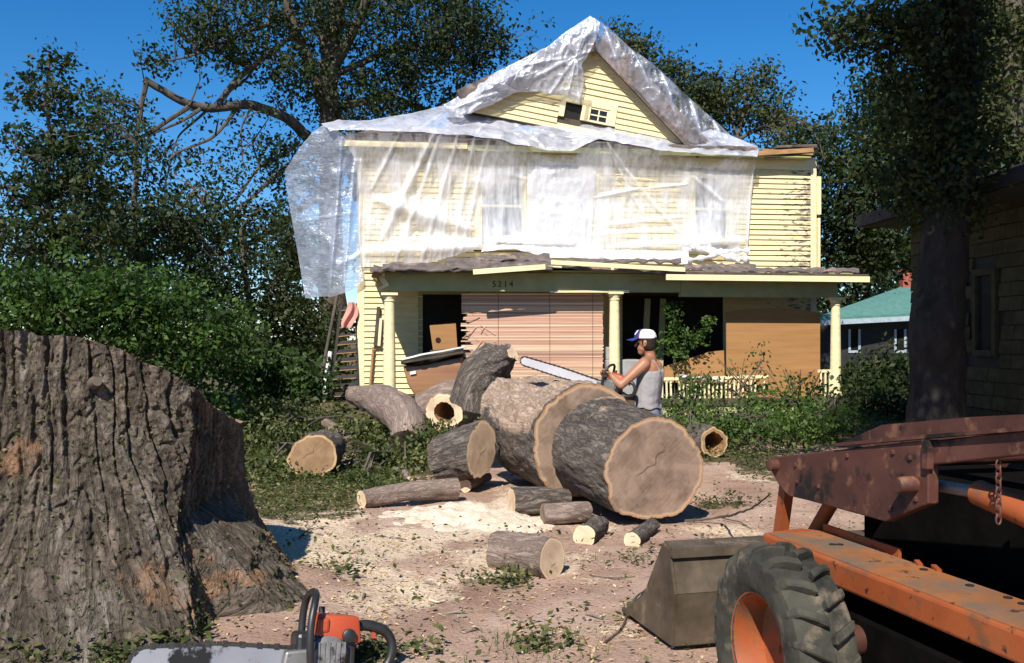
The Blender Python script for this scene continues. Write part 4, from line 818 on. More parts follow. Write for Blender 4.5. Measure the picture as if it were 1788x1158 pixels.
# ------------------------------------------------------------------ the worker
M['skin'] = pm('skin', [(.30,.135,.075),(.37,.175,.10)], 9, .5, .1, 60, .002, spec=.4)
M['tank'] = pm('grey_cotton', [(.27,.25,.25),(.37,.35,.35)], 7, .95, .35, 24, .015)
M['denim'] = pm('denim', [(.13,.15,.21),(.20,.23,.30)], 10, .95, .3, 90, .004)
M['hair'] = pm('dark_hair', [(.012,.009,.007),(.03,.02,.015)], 40, .6, .5, 90, .004)
M['cap_white'] = pm('cap_white_mesh', [(.68,.68,.70),(.80,.80,.80)], 30, .9, .2); M['cap_blue'] = pm('cap_blue', [(.02,.035,.16),(.035,.05,.22)], 20, .8, .2); M['cap_red'] = pm('cap_red', [(.3,.02,.03),(.4,.03,.04)], 20, .8, 0)
M['boot'] = pm('boot_leather', [(.07,.045,.03),(.12,.08,.05)], 12, .7, .3)
def capsule(bm, p, q, r0, r1, n=14, flat=None):
    p, q = Vector(p), Vector(q); d = q-p; L = max(d.length, 1e-4); x = d/L
    z = Vector(flat[0]) if flat else x.orthogonal(); z = (z-x*z.dot(x)).normalized(); y = z.cross(x); fy = flat[1] if flat else 1.
    rings = []
    prof = [(-r0*math.cos(a), r0*math.sin(a)) for a in np.linspace(.15, math.pi/2, 5)]+[(L+r1*math.sin(a), r1*math.cos(a)) for a in np.linspace(0, math.pi/2-.15, 5)]
    for h, r in prof: rings.append([bm.verts.new(p+x*h+(y*math.cos(t_)*r+z*math.sin(t_)*r*fy)) for t_ in np.linspace(0, 2*math.pi, n, endpoint=False)])
    for a, b_ in zip(rings[:-1], rings[1:]):
        for k in range(n): bm.faces.new((a[k], a[(k+1) % n], b_[(k+1) % n], b_[k]))
    bm.faces.new(list(reversed(rings[0]))); bm.faces.new(rings[-1])
def fuse(name, bm, vox, mat, parent, base, smooth=2):
    bmesh.ops.recalc_face_normals(bm, faces=bm.faces); me = bpy.data.meshes.new(name+'_src'); bm.to_mesh(me); bm.free()
    o = bpy.data.objects.new('tmp', me); COL.objects.link(o)
    md = o.modifiers.new('r', 'REMESH'); md.mode = 'VOXEL'; md.voxel_size = vox
    sm = o.modifiers.new('s', 'SMOOTH'); sm.iterations = smooth; sm.factor = .5
    dg = bpy.context.evaluated_depsgraph_get(); out_ = bpy.data.meshes.new_from_object(o.evaluated_get(dg)); bpy.data.objects.remove(o); bpy.data.meshes.remove(me)
    out_.transform(Matrix.Translation(-Vector(base))); out_.materials.clear(); out_.polygons.foreach_set('use_smooth', np.ones(len(out_.polygons), bool)); out_.name = name
    return link(name, out_, M[mat], parent)
fw = Vector((-.93, .37, 0)).normalized(); lf = Vector((fw.y*-1, fw.x, 0)); lf = Vector((-fw.y, fw.x, 0)); UPV = Vector((0,0,1))   # lf points to the worker's left
nk = P(1137, 626, 10.32); pel = P(1133, 735, 10.36); chest = P(1136, 658, 10.33); waist = P(1131, 703, 10.34)
base = Vector((pel.x+.02, pel.y, 0)); base.z = gz1(base.x, base.y)
man = empty('person', base, 0, 'person in grey tank top and blue and white cap holding a chainsaw over the trunk', 'person')
shL = nk+lf*.185+Vector((0,0,-.055))+fw*.03; shR = nk-lf*.185+Vector((0,0,-.055))+fw*.03
elL = P(1084, 673, 10.10); wrL = P(1068, 657, 10.15); elR = P(1118, 692, 10.50); wrR = P(1096, 694, 10.34)
hL = P(1058, 650, 10.18); hR = P(1087, 694, 10.27)
head = P(1127, 600, 10.30)
bm = bmesh.new()
capsule(bm, nk+Vector((0,0,-.04)), head+Vector((.02,0,-.03))-fw*.015, .058, .052)
capsule(bm, head+Vector((0,0,.01))-fw*.015, head+Vector((0,0,.045))-fw*.02, .080, .082)          # skull
capsule(bm, head+fw*.03+Vector((0,0,-.055)), head+fw*.045+Vector((0,0,-.085)), .055, .036)          # jaw
capsule(bm, head+fw*.085+Vector((0,0,.01)), head+fw*.105+Vector((0,0,-.022)), .010, .016)            # nose
capsule(bm, head+fw*.075+lf*.02+Vector((0,0,-.055)), head+fw*.075-lf*.02+Vector((0,0,-.055)), .011, .011)
for s_ in (-1, 1):
    capsule(bm, head+lf*s_*.078-fw*.012+Vector((0,0,.015)), head+lf*s_*.078-fw*.008+Vector((0,0,-.025)), .017, .012)
    capsule(bm, head+fw*.068+lf*s_*.033+Vector((0,0,.022)), head+fw*.064+lf*s_*.045+Vector((0,0,.02)), .012, .010)
capsule(bm, shL+Vector((0,0,.015)), nk+Vector((0,0,.0)), .055, .055); capsule(bm, shR+Vector((0,0,.015)), nk, .055, .055)
capsule(bm, chest+Vector((0,0,.08))+lf*.07, waist+lf*.05, .115, .105); capsule(bm, chest+Vector((0,0,.08))-lf*.07, waist-lf*.05, .115, .105)
capsule(bm, waist+lf*.05, pel+lf*.06, .105, .115); capsule(bm, waist-lf*.05, pel-lf*.06, .105, .115)
for sh, el, wr in ((shL, elL, wrL), (shR, elR, wrR)):
    capsule(bm, sh, sh.lerp(el, .35), .066, .056); capsule(bm, sh.lerp(el, .3), el, .056, .043); capsule(bm, el, el.lerp(wr, .4), .043, .045); capsule(bm, el.lerp(wr, .4), wr, .045, .029)
hips = []
for s_ in (-1, 1):
    hp = pel+lf*s_*.09+Vector((0,0,-.05)); kn = Vector((hp.x, hp.y, .44))+fw*(.14 if s_ > 0 else .05)+lf*s_*.05; an = Vector((kn.x, kn.y, .08))-fw*.10+lf*s_*.02; hips.append((hp, kn, an, s_))
    capsule(bm, hp, kn, .098, .062); capsule(bm, kn, kn.lerp(an, .35), .060, .060); capsule(bm, kn.lerp(an, .35), an, .060, .038)
def hand(bm, wr, c, grip, out):
    """palm behind the bar, four fingers and a thumb curling round the axis `grip`"""
    grip = Vector(grip).normalized(); d = (c-wr).normalized(); grip = (grip-d*grip.dot(d)).normalized(); n_ = Vector(out).normalized(); n_ = (n_-d*n_.dot(d)-grip*n_.dot(grip)).normalized()
    capsule(bm, wr+d*.01+grip*.012, wr+d*.075+grip*.022, .024, .021); capsule(bm, wr+d*.01-grip*.012, wr+d*.07-grip*.026, .024, .019)
    for k, ln in enumerate((.9, 1., .95, .78)):
        a = wr+d*.085+grip*(.033-.022*k); b1 = a+d*.028*ln-n_*.018; b2 = b1-n_*.026*ln-d*.002; b3 = b2-d*.022*ln-n_*.006
        capsule(bm, a, b1, .0098, .0092, 8); capsule(bm, b1, b2, .0092, .0086, 8); capsule(bm, b2, b3, .0086, .0078, 8)
    t0 = wr+d*.03+grip*.03-n_*.006; t1 = t0+grip*.022+d*.02-n_*.02; t2 = t1+d*.022-n_*.022; capsule(bm, t0, t1, .0135, .0115, 8); capsule(bm, t1, t2, .011, .009, 8)
hand(bm, wrL, hL, (.3, -.8, .3), (.2, -.2, 1)); hand(bm, wrR, hR, (0, 0, 1), (.2, -1, .1))
fuse('body', bm, .0085, 'skin', man, base, 3)
# tank top: follows chest and back, leaves shoulders bare, straps over the shoulders
bm = bmesh.new(); g = .012
capsule(bm, chest+Vector((0,0,.015))+lf*.062, waist+lf*.05, .118+g, .110+g); capsule(bm, chest+Vector((0,0,.015))-lf*.062, waist-lf*.05, .118+g, .110+g)
capsule(bm, waist+lf*.05, pel+lf*.055+Vector((0,0,.085)), .110+g, .122+g); capsule(bm, waist-lf*.05, pel-lf*.055+Vector((0,0,.085)), .110+g, .122+g)
tk = fuse('tank_top', bm, .012, 'tank', man, base, 2)
co = np.empty(len(tk.data.vertices)*3); tk.data.vertices.foreach_get('co', co); co = co.reshape(-1, 3)
top_z = chest.z+.075-base.z; wav = (fbm(co*np.array([9, 9, 16]), 4, 3)-.5)*.030*np.clip(1-(co[:,2]-(waist.z-base.z-.06))/.32, .25, 1)
cen = co.copy(); cen[:,0] -= np.interp(co[:,2], [pel.z-base.z, chest.z-base.z], [pel.x-base.x, chest.x-base.x]); cen[:,1] -= chest.y-base.y; cen[:,2] = 0
co += cen/np.maximum(np.linalg.norm(cen, axis=1), .01)[:,None]*wav[:,None]
co[:,2] = np.clip(co[:,2], P(1130,712,10.34).z-base.z+.012*np.sin(co[:,0]*40), top_z); tk.data.vertices.foreach_set('co', co.ravel()); tk.data.update()
for s_ in (-1, 1):
    a = chest-fw*.118+lf*s_*.075+Vector((0,0,.05)); b_ = nk+lf*s_*.095-fw*.045+Vector((0,0,-.015)); c_ = nk+lf*s_*.095+fw*.03+Vector((0,0,.006)); d_ = chest+fw*.115+lf*s_*.08+Vector((0,0,.05))
    pts = resample([a-Vector(base), (a.lerp(b_, .5)-fw*.015)-Vector(base), b_-Vector(base), c_-Vector(base), (c_.lerp(d_, .5)+fw*.03)-Vector(base), d_-Vector(base)], 24); mb = MB()
    for i in range(23):
        p, q = Vector(pts[i]), Vector(pts[i+1]); dd_ = q-p; nn = dd_.cross(lf).normalized(); mb.obox((p+q)/2, dd_*.52, lf*.019, nn*.007)
    mb.build('strap', M['tank'], tk)
bm = bmesh.new()
capsule(bm, pel+lf*.055+Vector((0,0,.075)), pel+lf*.06, .128, .132); capsule(bm, pel-lf*.055+Vector((0,0,.075)), pel-lf*.06, .128, .132)
for hp, kn, an, s_ in hips: capsule(bm, hp, kn, .112, .078); capsule(bm, kn, an+Vector((0,0,.02)), .076, .062)
jn = fuse('jeans', bm, .014, 'denim', man, base, 2)
MB().obox(pel-fw*.135+lf*.07+Vector((0,0,.0))-base, lf*.055, Vector((0,0,.06)), fw*.006).build('back_pocket', M['denim'], jn)
for hp, kn, an, s_ in hips:
    bm = bmesh.new(); capsule(bm, Vector((an.x, an.y, base.z+.06))-fw*.03, Vector((an.x, an.y, base.z+.035))+fw*.14, .055, .042); capsule(bm, an, an+Vector((0,0,.09)), .052, .055); fuse('boot', bm, .012, 'boot', man, base, 1)
bm = bmesh.new(); capsule(bm, head-fw*.035+Vector((0,0,-.01)), head-fw*.035+Vector((0,0,.05)), .078, .085); capsule(bm, head-fw*.055+Vector((0,0,-.02)), head-fw*.05, .045, .06)
for s_ in (-1, 1): capsule(bm, head+lf*s_*.068+fw*.005+Vector((0,0,-.005)), head+lf*s_*.07+fw*.005+Vector((0,0,.04)), .016, .02)
fuse('hair', bm, .010, 'hair', man, base, 2)
# cap: white mesh back, blue front panel with a white mark, red piping, blue brim
hc = head+Vector((0,0,.055))-Vector(base); tl = .12
def cappt(u, v_, s=1.):   # u around (0 = front), v 0..1 up
    r_ = .106*math.cos(v_*math.pi/2)**.62*s; return hc+fw*math.cos(u)*r_*1.1+lf*math.sin(u)*r_*.92+UPV*(math.sin(v_*math.pi/2)*.095*s-tl*math.cos(u)*.0)
def cappatch(name, u0, u1, mat, s, par, nu=20, nv=9, v0=0., v1=1.):
    V = [tuple(cappt(u0+(u1-u0)*i/(nu-1), v0+(v1-v0)*j/(nv-1)*.999, s)) for j in range(nv) for i in range(nu)]; return link(name, np_mesh(name, np.array(V), grid_faces(nv, nu), True), M[mat], par)
capo = cappatch('cap', 0, 2*math.pi, 'cap_white', 1., man, 40); cappatch('front_panel', -1.15, 1.15, 'cap_blue', 1.02, capo)
for s_ in (-1, 1): cappatch('piping', s_*1.12, s_*1.22, 'cap_red', 1.028, capo, 4)
for v0, v1, u0, u1 in ((.50,.66,.35,.75), (.36,.52,.62,.80), (.24,.40,.35,.72), (.36,.52,.30,.42)): cappatch('emblem', u0, u1, 'cap_white', 1.035, capo, 6, 4, v0, v1)
V = []; 
for j in range(8):
    for i in range(17):
        u = -1.1+2.2*i/16; ex = j/7*.085*math.cos(u*.9)**.7; p = cappt(u, .02, 1.02); p = p+fw*ex+UPV*(-ex*.22-.012*(u*u)*j/7); V.append(p)
top_ = np.array([tuple(p) for p in V]); bot_ = top_-np.array([0,0,.005]); gf_ = grid_faces(8, 17); link('brim', np_mesh('brim', np.vstack([top_, bot_]), np.vstack([gf_, gf_[:, ::-1]+len(top_)]), True), M['cap_blue'], capo)

# ------------------------------------------------------------------ loader
M['rust'] = pm('rusty_red_paint', [(.3,(.045,.018,.013)),(.55,(.095,.035,.024)),(.8,(.15,.065,.045))], 3.5, .6, .25, 40, .004, spots=((.20,.095,.05), 9, .56, .66), spots2=((.010,.008,.007), 2.6, .54, .60), spec=.4)
M['lorange'] = pm('worn_orange_paint', [(.3,(.24,.055,.016)),(.6,(.34,.085,.022)),(.8,(.30,.12,.05))], 3, .55, .2, 40, .003, spots=((.16,.075,.035), 5, .54, .66), spots2=((.045,.022,.014), 17, .60, .66), spec=.4)
M['rubber'] = pm('dusty_rubber', [(.3,(.016,.016,.014)),(.7,(.075,.070,.052))], 6, .9, .7, 24, .008, spots=((.20,.155,.105), 5, .56, .70))
M['bucket'] = pm('worn_bucket_steel', [(.3,(.055,.042,.026)),(.6,(.13,.10,.07)),(.8,(.19,.15,.11))], 5, .5, .5, 24, .005, metal=.25, spots=((.30,.21,.14), 4, .56, .70))
HD = Vector((-.25, .968, 0)).normalized(); RT = Vector((HD.y, -HD.x, 0))     # heading and right-hand side
LB = Vector((1.78, 3.35, 0)); loader = empty('loader', LB, 0, 'rusty orange loader with a lugged tyre, lift arms and a steel bucket', 'loader')
def lp(p): return Vector(p)-LB
def lbuild(mb, name, mat, par=None, **k): return mb.build(name, M[mat], par or loader, M=Matrix.Translation(-LB), **k)
# chassis rail (orange beam)
a = P(1328, 930, 4.68); a.z = .685; Lr = 2.6
rl0 = a-HD*Lr; c = a; w_ = .30; t_ = .105
poly = [a+RT*.02, a-HD*.02, rl0, rl0+RT*w_, a+RT*w_-HD*.02, a+RT*(w_-.05)+HD*.06]
n = len(poly); mb = MB().add([p-Vector((0,0,t_)) for p in poly]+poly, [tuple(reversed(range(n))), tuple(range(n, 2*n))]+[(i, (i+1) % n, n+(i+1) % n, n+i) for i in range(n)])
rail = lbuild(mb, 'chassis_rail', 'lorange', bevel=.012, smooth=False)
lbuild(MB().beam(a+RT*(w_+.006)-HD*.05+Vector((0,0,.01)), a+RT*(w_+.006)-HD*.62+Vector((0,0,.01)), .015, .05), 'lip', 'lorange', rail)
M['deck'] = pm('worn_deck_paint', [(.3,(.20,.085,.035)),(.5,(.30,.115,.04)),(.7,(.27,.15,.08))], 2.2, .75, .4, 30, .004, spots=((.16,.11,.075), 3.2, .48, .62), spots2=((.05,.03,.02), 11, .60, .66), spec=.2)
dk = [a+RT*.02-HD*.05, rl0+RT*.015, rl0+RT*(w_-.015), a+RT*(w_-.02)-HD*.05]; lbuild(MB().hexa([p+Vector((0,0,-.01)) for p in dk]+[p+Vector((0,0,.004)) for p in dk]), 'deck_plate', 'deck', rail)
M['hole'] = pm('bolt_hole', [(.01,.008,.006),(.02,.015,.012)], 5, .9, 0)
for s1, s2 in ((.35,.16),(.36,.19),(.86,.24),(1.12,.24),(1.30,.25),(1.38,.24),(1.5,.25)):
    q = a-HD*s1+RT*s2; lbuild(MB().lathe([(.016,.0),(.016,.003)], 12, Matrix.Translation(q+Vector((0,0,.005)))), 'bolt_hole', 'hole', rail)
for s1, s2, l in ((.80,.27,.05),(.90,.28,.06)): q = a-HD*s1+RT*s2; lbuild(MB().beam(q+Vector((0,0,.005)), q+HD*l+RT*.02+Vector((0,0,.012)), .02, .012), 'weld_tab', 'lorange', rail)
# front wheel
wc = Vector((1.06, 3.92, .385)); wr_ = .385; Wm = Matrix((HD, Vector((0,0,1)), -RT)).transposed()     # wheel axis along local Z = -RT (outward, to the left)
Wm = Matrix((HD.to_tuple(), (0,0,1), (HD.cross(Vector((0,0,1)))).to_tuple())).transposed().to_4x4(); Wm.translation = wc
outw = -RT; ax = Vector((Wm[0][2], Wm[1][2], Wm[2][2])); sg = 1 if ax.dot(outw) > 0 else -1
def wl(prof): return [(r_, z_*sg) for r_, z_ in prof]
tyre = lbuild(MB().lathe(wl([(.205,-.10),(.24,-.125),(.30,-.13),(.345,-.118),(.362,-.09),(.368,0),(.362,.09),(.345,.118),(.30,.13),(.24,.125),(.205,.10)]), 64, Wm, close=True), 'tyre', 'rubber', smooth=True)
rim = lbuild(MB().lathe(wl([(.21,.105),(.225,.112),(.205,.10),(.195,.06),(.185,-.02),(.12,-.055),(.06,-.06),(.055,-.03),(.0001,-.03),(.0001,-.10),(.205,-.10)]), 48, Wm, cap=False), 'rim', 'lorange', smooth=True)
for k in range(6):
    an = k*math.pi/3; lbuild(MB().lathe([(.011,0),(.011,.014*sg)], 6, Wm @ Matrix.Translation((.09*math.cos(an), .09*math.sin(an), -.057*sg))), 'lug_nut', 'metal', rim)
NL = 19
for k in range(NL*2):
    an = (k//2+(.5 if k % 2 else 0))*2*math.pi/NL; s_ = 1 if k % 2 else -1; mb = MB(); pts = []
    for u, (z0, r0_) in enumerate(((.005, .366), (.06, .362), (.105, .345), (.128, .312))):
        da = -.17*(z0/.128); hh = .040 if u < 3 else .022
        for e_ in (-.048, .048):
            for r_ in (r0_-.02, r0_+hh): q = an+da+e_*(1 if u < 3 else .9); pts.append(Wm @ Vector((r_*math.cos(q), r_*math.sin(q), s_*z0)))
    fs = []
    for u in range(3):
        b0, b1 = u*4, u*4+4; fs += [(b0, b1, b1+1, b0+1), (b0+1, b1+1, b1+3, b0+3), (b0+3, b1+3, b1+2, b0+2), (b0+2, b1+2, b1, b0)]
    fs += [(0,1,3,2), (12,14,15,13)]; lbuild(mb.add(pts, fs), 'tread_lug', 'rubber', tyre, bevel=.006, seg=1)
lbuild(MB().tube([wc+RT*.05, wc+RT*.9], .06, 14), 'axle', 'rust', smooth=True)
# far side wheel (simple twin, mostly hidden)
W2 = Wm.copy(); W2.translation = wc+RT*1.32
lbuild(MB().lathe([(.205,-.10),(.30,-.13),(.36,-.09),(.368,0),(.36,.09),(.30,.13),(.205,.10)], 48, W2, close=True), 'tyre', 'rubber', smooth=True)
# lift arms: left plate with pin, top flange, widening toward the bucket pivot; right arm beyond
def plate(pts, off, th, name, mat, par=None, bevel=.006):
    q = [p+RT*off for p in pts]; n = len(q); return lbuild(MB().add(q+[p+RT*th for p in q], [tuple(range(n)), tuple(reversed(range(n, 2*n)))]+[(i, (i+1) % n, n+(i+1) % n, n+i) for i in range(n)]), name, mat, par, bevel=bevel)
def arm_pt(px, py, off=0.):
    """photo point on the vertical plane of the left arm"""
    r = Vector(((px-894)/F, 1, -(py-HZ)/F)); c0 = Vector((0,0,CH)); ap = P(1352, 815, 4.95)+RT*off; t__ = (ap-c0).dot(RT)/r.dot(RT); return c0+r*t__
ap = [arm_pt(x, y) for x, y in ((1350,798),(1346,822),(1358,845),(1376,866),(1410,874),(1545,911),(1620,880),(1621,768))]
arm = plate(ap, 0, .05, 'lift_arm', 'rust'); 
bm_ = [arm_pt(x, y) for x, y in ((1622,770),(1622,812),(1900,782),(2150,752),(2150,706),(1900,738))]; plate(bm_, .008, .05, 'arm_beam', 'rust', arm)
fl = [arm_pt(x, y) for x, y in ((1462,779),(1620,765),(1788,752),(2150,704))]
for p, q in zip(fl[:-1], fl[1:]): lbuild(MB().beam(p+RT*.02+Vector((0,0,.006)), q+RT*.02+Vector((0,0,.006)), .07, .014), 'top_flange', 'rust', arm)
lbuild(MB().beam(arm_pt(1622,768)-RT*.006, arm_pt(1622,818)-RT*.006, .03, .03, up=HD), 'gusset', 'rust', arm)
pn = arm_pt(1596, 846); lbuild(MB().lathe([(.034,0),(.034,.075),(.028,.085)], 20, frame(pn+RT*.01, Vector((0,0,1)), -RT)), 'pin', 'rust', arm, smooth=True)
pn2 = arm_pt(1356, 812); lbuild(MB().lathe([(.03,0),(.03,.05),(.022,.055)], 20, frame(pn2+RT*.01, Vector((0,0,1)), -RT)), 'pivot_pin', 'rust', arm, smooth=True)
rarm = plate([p+Vector((0,0,.03)) for p in ap], .95, .05, 'lift_arm', 'rust'); plate(bm_, .955, .05, 'arm_beam', 'rust', rarm)
lbuild(MB().tube([arm_pt(1480,800)+RT*.05, arm_pt(1480,800)+RT*.95], .05, 12), 'cross_tube', 'rust', smooth=True)
# far arm, higher
fa = [arm_pt(x, y, .42) for x, y in ((1462,776),(1540,742),(1700,728),(1900,718),(2000,800),(1790,800),(1560,800))]
# lift cylinder
c0 = arm_pt(1600, 850)+RT*.10; c1 = arm_pt(1660, 862)+RT*.12; c2 = arm_pt(1860, 960)+RT*.14
cyl = lbuild(MB().tube([c1, c2], .048, 20), 'hydraulic_cylinder', 'lorange', smooth=True); lbuild(MB().tube([c0, c1], .024, 14), 'piston_rod', 'metal', cyl, smooth=True)
lbuild(MB().tube([c1.lerp(c2, .45)+Vector((0,0,.05)), c1.lerp(c2, .45)+Vector((0,0,.14)), c1.lerp(c2, .45)+Vector((0,0,.2))], .012, 8), 'hose_fitting', 'lorange', cyl, smooth=True)
lbuild(MB().tube(resample([c1.lerp(c2, .5)+Vector((0,0,.06)), c1.lerp(c2, .62)+Vector((0,0,.10)), c1.lerp(c2, .9)+Vector((0,0,.06)), c2+Vector((.1,0,0))], 20), .013, 8), 'hose', 'black', cyl, smooth=True)
for bx_, by_ in ((1390,812),(1392,842),(1430,850),(1560,790),(1590,800),(1600,872),(1556,888),(1480,796)):
    q = arm_pt(bx_, by_); lbuild(MB().lathe([(.012,0),(.012,.010),(.008,.013)], 6, frame(q+RT*.004, Vector((0,0,1)), -RT)), 'bolt', 'rust', arm)
for k_, (o1, o2) in enumerate(()):
    hp_ = [arm_pt(x, y)+RT*(-.02)+Vector((0,0,o2)) for x, y in ((1630,800),(1700,812+20*k_),(1790,800+14*k_),(1960,786))]; lbuild(MB().tube(resample(hp_, 30), .011, 8), 'hydraulic_hose', 'black', arm, smooth=True)
cp = arm_pt(1735, 812)+RT*.02
for k_ in range(9):
    lm_ = frame(cp-Vector((0,0,.024*k_)), HD if k_ % 2 else RT, (0,0,1)); pts_ = [lm_ @ Vector((.010*math.cos(t_), 0, .017*math.sin(t_))) for t_ in np.linspace(0, 2*math.pi, 13)]; lbuild(MB().tube(pts_, .0035, 6, cap=False), 'chain_link', 'rust', arm, smooth=True)
# machine body inside the arms; near-black blocks stand in for the shade there
bp = a-HD*.75+RT*.45; M['shade_black'] = pm('shade_black_body', [(.003,.003,.003),(.008,.007,.006)], 6, .95, .2, spec=.02); mb = MB().obox(bp-HD*.35+RT*.42+Vector((0,0,-.06)), HD*1.1, RT*.33, Vector((0,0,.36))); lbuild(mb, 'engine_body', 'shade_black', bevel=.03)
lbuild(MB().obox(bp-HD*1.1+RT*.62+Vector((0,0,.35)), HD*.75, RT*.06, Vector((0,0,.32))), 'side_shield', 'shade_black', bevel=.03)
lbuild(MB().obox(bp-HD*.5+RT*.1+Vector((0,0,-.32)), HD*.9, RT*.5, Vector((0,0,.12))), 'belly_plate', 'shade_black', bevel=.02)
# bucket: open forward, seen from behind
bc = Vector((.80, 5.02, .0)); bz = gz1(.8, 5.1)
def bk(f_, z_): return bc+HD*f_+Vector((0,0,bz+z_))
prof = [(.0,.03),(-.05,.30),(.02,.505),(.10,.53),(.36,.20),(.62,.05),(.60,.03)]
bw_ = 1.55
for s_ in (0, bw_): 
    q = [bk(f_, z_)+RT*s_ for f_, z_ in prof]; n = len(q); lbuild(MB().add(q+[p+RT*.018 for p in q], [tuple(range(n)), tuple(reversed(range(n, 2*n)))]+[(i, (i+1) % n, n+(i+1) % n, n+i) for i in range(n)]), 'bucket_side', 'bucket')
shell = [(.62,.03),(.0,.03),(-.05,.30),(.02,.505),(.10,.53)]
mb = MB()
for (f0, z0), (f1, z1) in zip(shell[:-1], shell[1:]):
    p, q = bk(f0, z0)+RT*.012, bk(f1, z1)+RT*.012; d_ = (q-p).normalized(); nn = d_.cross(RT)*.009; mb.add([p-nn, q-nn, q-nn+RT*(bw_-.01), p-nn+RT*(bw_-.01), p+nn, q+nn, q+nn+RT*(bw_-.01), p+nn+RT*(bw_-.01)], MB.BF)
bkt = lbuild(mb, 'bucket_shell', 'bucket')
lbuild(MB().beam(bk(-.005,.50), bk(-.005,.50)+RT*bw_, .05, .05, up=HD), 'top_bar', 'bucket', bkt); lbuild(MB().beam(bk(.64,.028), bk(.64,.028)+RT*bw_, .10, .022), 'cutting_edge', 'bucket', bkt)
for s_ in (.55, 1.15): 
    lbuild(MB().beam(bk(-.04,.28)+RT*s_, pn2+RT*(s_-.55+.06)-HD*.02, .05, .06, up=HD), 'tilt_link', 'lorange')
lbuild(MB().tube([bk(-.05,.33)+RT*.62, pn2+RT*.2-HD*.3+Vector((0,0,-.02))], .035, 12), 'tilt_cylinder', 'lorange', smooth=True)
# rust-brown twin arm seen above the near one
n = len(fa); lbuild(MB().add(fa+[p+RT*.04 for p in fa], [tuple(range(n)), tuple(reversed(range(n, 2*n)))]+[(i, (i+1) % n, n+(i+1) % n, n+i) for i in range(n)]), 'boom_guard', 'rust')

# ------------------------------------------------------------------ foliage
def leaf_mesh(name, mat, parent, pts, size, seed, tint, origin=(0,0,0), flat=0., aspect=.55):
    r = np.random.default_rng(seed); n = len(pts); nr = r.normal(size=(n, 3)); nr[:,2] = np.abs(nr[:,2])+flat*2; nr /= np.linalg.norm(nr, axis=1)[:,None]
    tg = np.cross(nr, r.normal(size=(n, 3))); tg /= np.linalg.norm(tg, axis=1)[:,None]+1e-9; bt = np.cross(nr, tg); s = size*r.uniform(.6, 1.35, n)[:,None]
    pts = pts-np.array(tuple(origin)); V = np.stack([pts-tg*s*.5, pts+bt*s*aspect*.5+nr*s*.08-tg*s*.05, pts+tg*s*.5, pts-bt*s*aspect*.5+nr*s*.08-tg*s*.05], 1).reshape(-1, 3)
    q = np.arange(4*n).reshape(-1, 4); o = link(name, np_mesh(name, V, q, False, {'tint': np.repeat(np.clip(tint, 0, 1), 4)}), M[mat], parent); return o
def clumps(blobs, seed, per=26, sig=.3, shell=.5):
    """blobs: (centre, (rx,ry,rz), n clumps) -> leaf points, tints, clump centres"""
    r = np.random.default_rng(seed); P_, T_, C_ = [], [], []
    for c, rad, n in blobs:
        d = r.normal(size=(n, 3)); d /= np.linalg.norm(d, axis=1)[:,None]; k = r.uniform(shell**3, 1, n)**(1/3)
        cc = np.array(tuple(c))+d*k[:,None]*np.array(rad)*(1+.25*r.normal(size=(n,1))); C_.append(cc)
        m = r.poisson(per, n)+3; idx = np.repeat(np.arange(n), m); sg = sig*r.uniform(.6, 1.4, n)
        pp = cc[idx]+np.clip(r.normal(size=(len(idx), 3)), -1.5, 1.5)*sg[idx][:,None]*np.array([1, 1, .75]); P_.append(pp)
        tc = r.uniform(.0, .8, n); T_.append(np.clip(tc[idx]+r.normal(size=len(idx))*.18, 0, 1))
    return np.concatenate(P_), np.concatenate(T_), np.concatenate(C_)
def pb(px, py, d, rx, ry, rd, n): return (P(px, py, d), (rx/F*d, rd, ry/F*d), n)
def tree(name, label, group, base, limbs, blobs, leaf='leaf_dark', size=.13, per=26, sig=.3, seed=1, twigs=.25, cat='tree', bark='treebark', shell=.5, shift=0.):
    base = Vector(base); root = empty(name, base, 0, label, cat, group); LP = []
    for i, (pts, r0, r1) in enumerate(limbs):
        n = max(6, len(pts)*6); C = resample(pts, n); w = (fbm(C*1.7+seed, 3, seed)-.5)[:,None]*np.array([1,1,.4])*min(.25, r0*1.1); w[0] = 0; C = C+w
        rr_ = np.linspace(r0, r1, n)*(1+.12*(fbm(C*4, 2, seed+1)-.5)*2); LP.append((C, rr_))
        if i == 0: rr_[:max(2, n//10)] *= np.linspace(1.35, 1, max(2, n//10))
        MB().tube([Vector(x)-base for x in C], list(rr_), 12 if r0 > .12 else 7).build('trunk' if i == 0 else 'limb', M[bark], root, smooth=True)
    pts, tint, cc = clumps(blobs, seed+50, per, sig, shell); pts[:,2] = np.maximum(pts[:,2], .02)
    leaf_mesh('crown', leaf, root, pts, size, seed+70, tint+shift, base)
    if twigs and LP:
        allp = np.concatenate([c[len(c)//4:] for c, _ in LP]); r = random.Random(seed); mb = MB()
        for c in cc:
            if r.random() > twigs: continue
            d = np.linalg.norm(allp-c, axis=1); k = int(np.argmin(d))
            if d[k] > 6: continue
            a, b_ = Vector(allp[k]), Vector(c); mid = a.lerp(b_, .5)+Vector((r.uniform(-.15,.15), r.uniform(-.15,.15), r.uniform(-.05,.3)))*min(1, d[k]); w0 = min(.05, .012+.011*d[k])
            mb.tube([a-base, a.lerp(mid, .5)-base+Vector((0,0,.02)), mid-base, b_-base], [w0, w0*.8, w0*.6, .006], 4, cap=False)
        if mb.v: tag(mb.build('twigs', M[bark], root), kind='stuff')
    return root
def gb(px, d): x = (px-894)/F*d; return Vector((x, d, gz1(x, d)-.05))
PP = lambda l: [P(*x) for x in l]
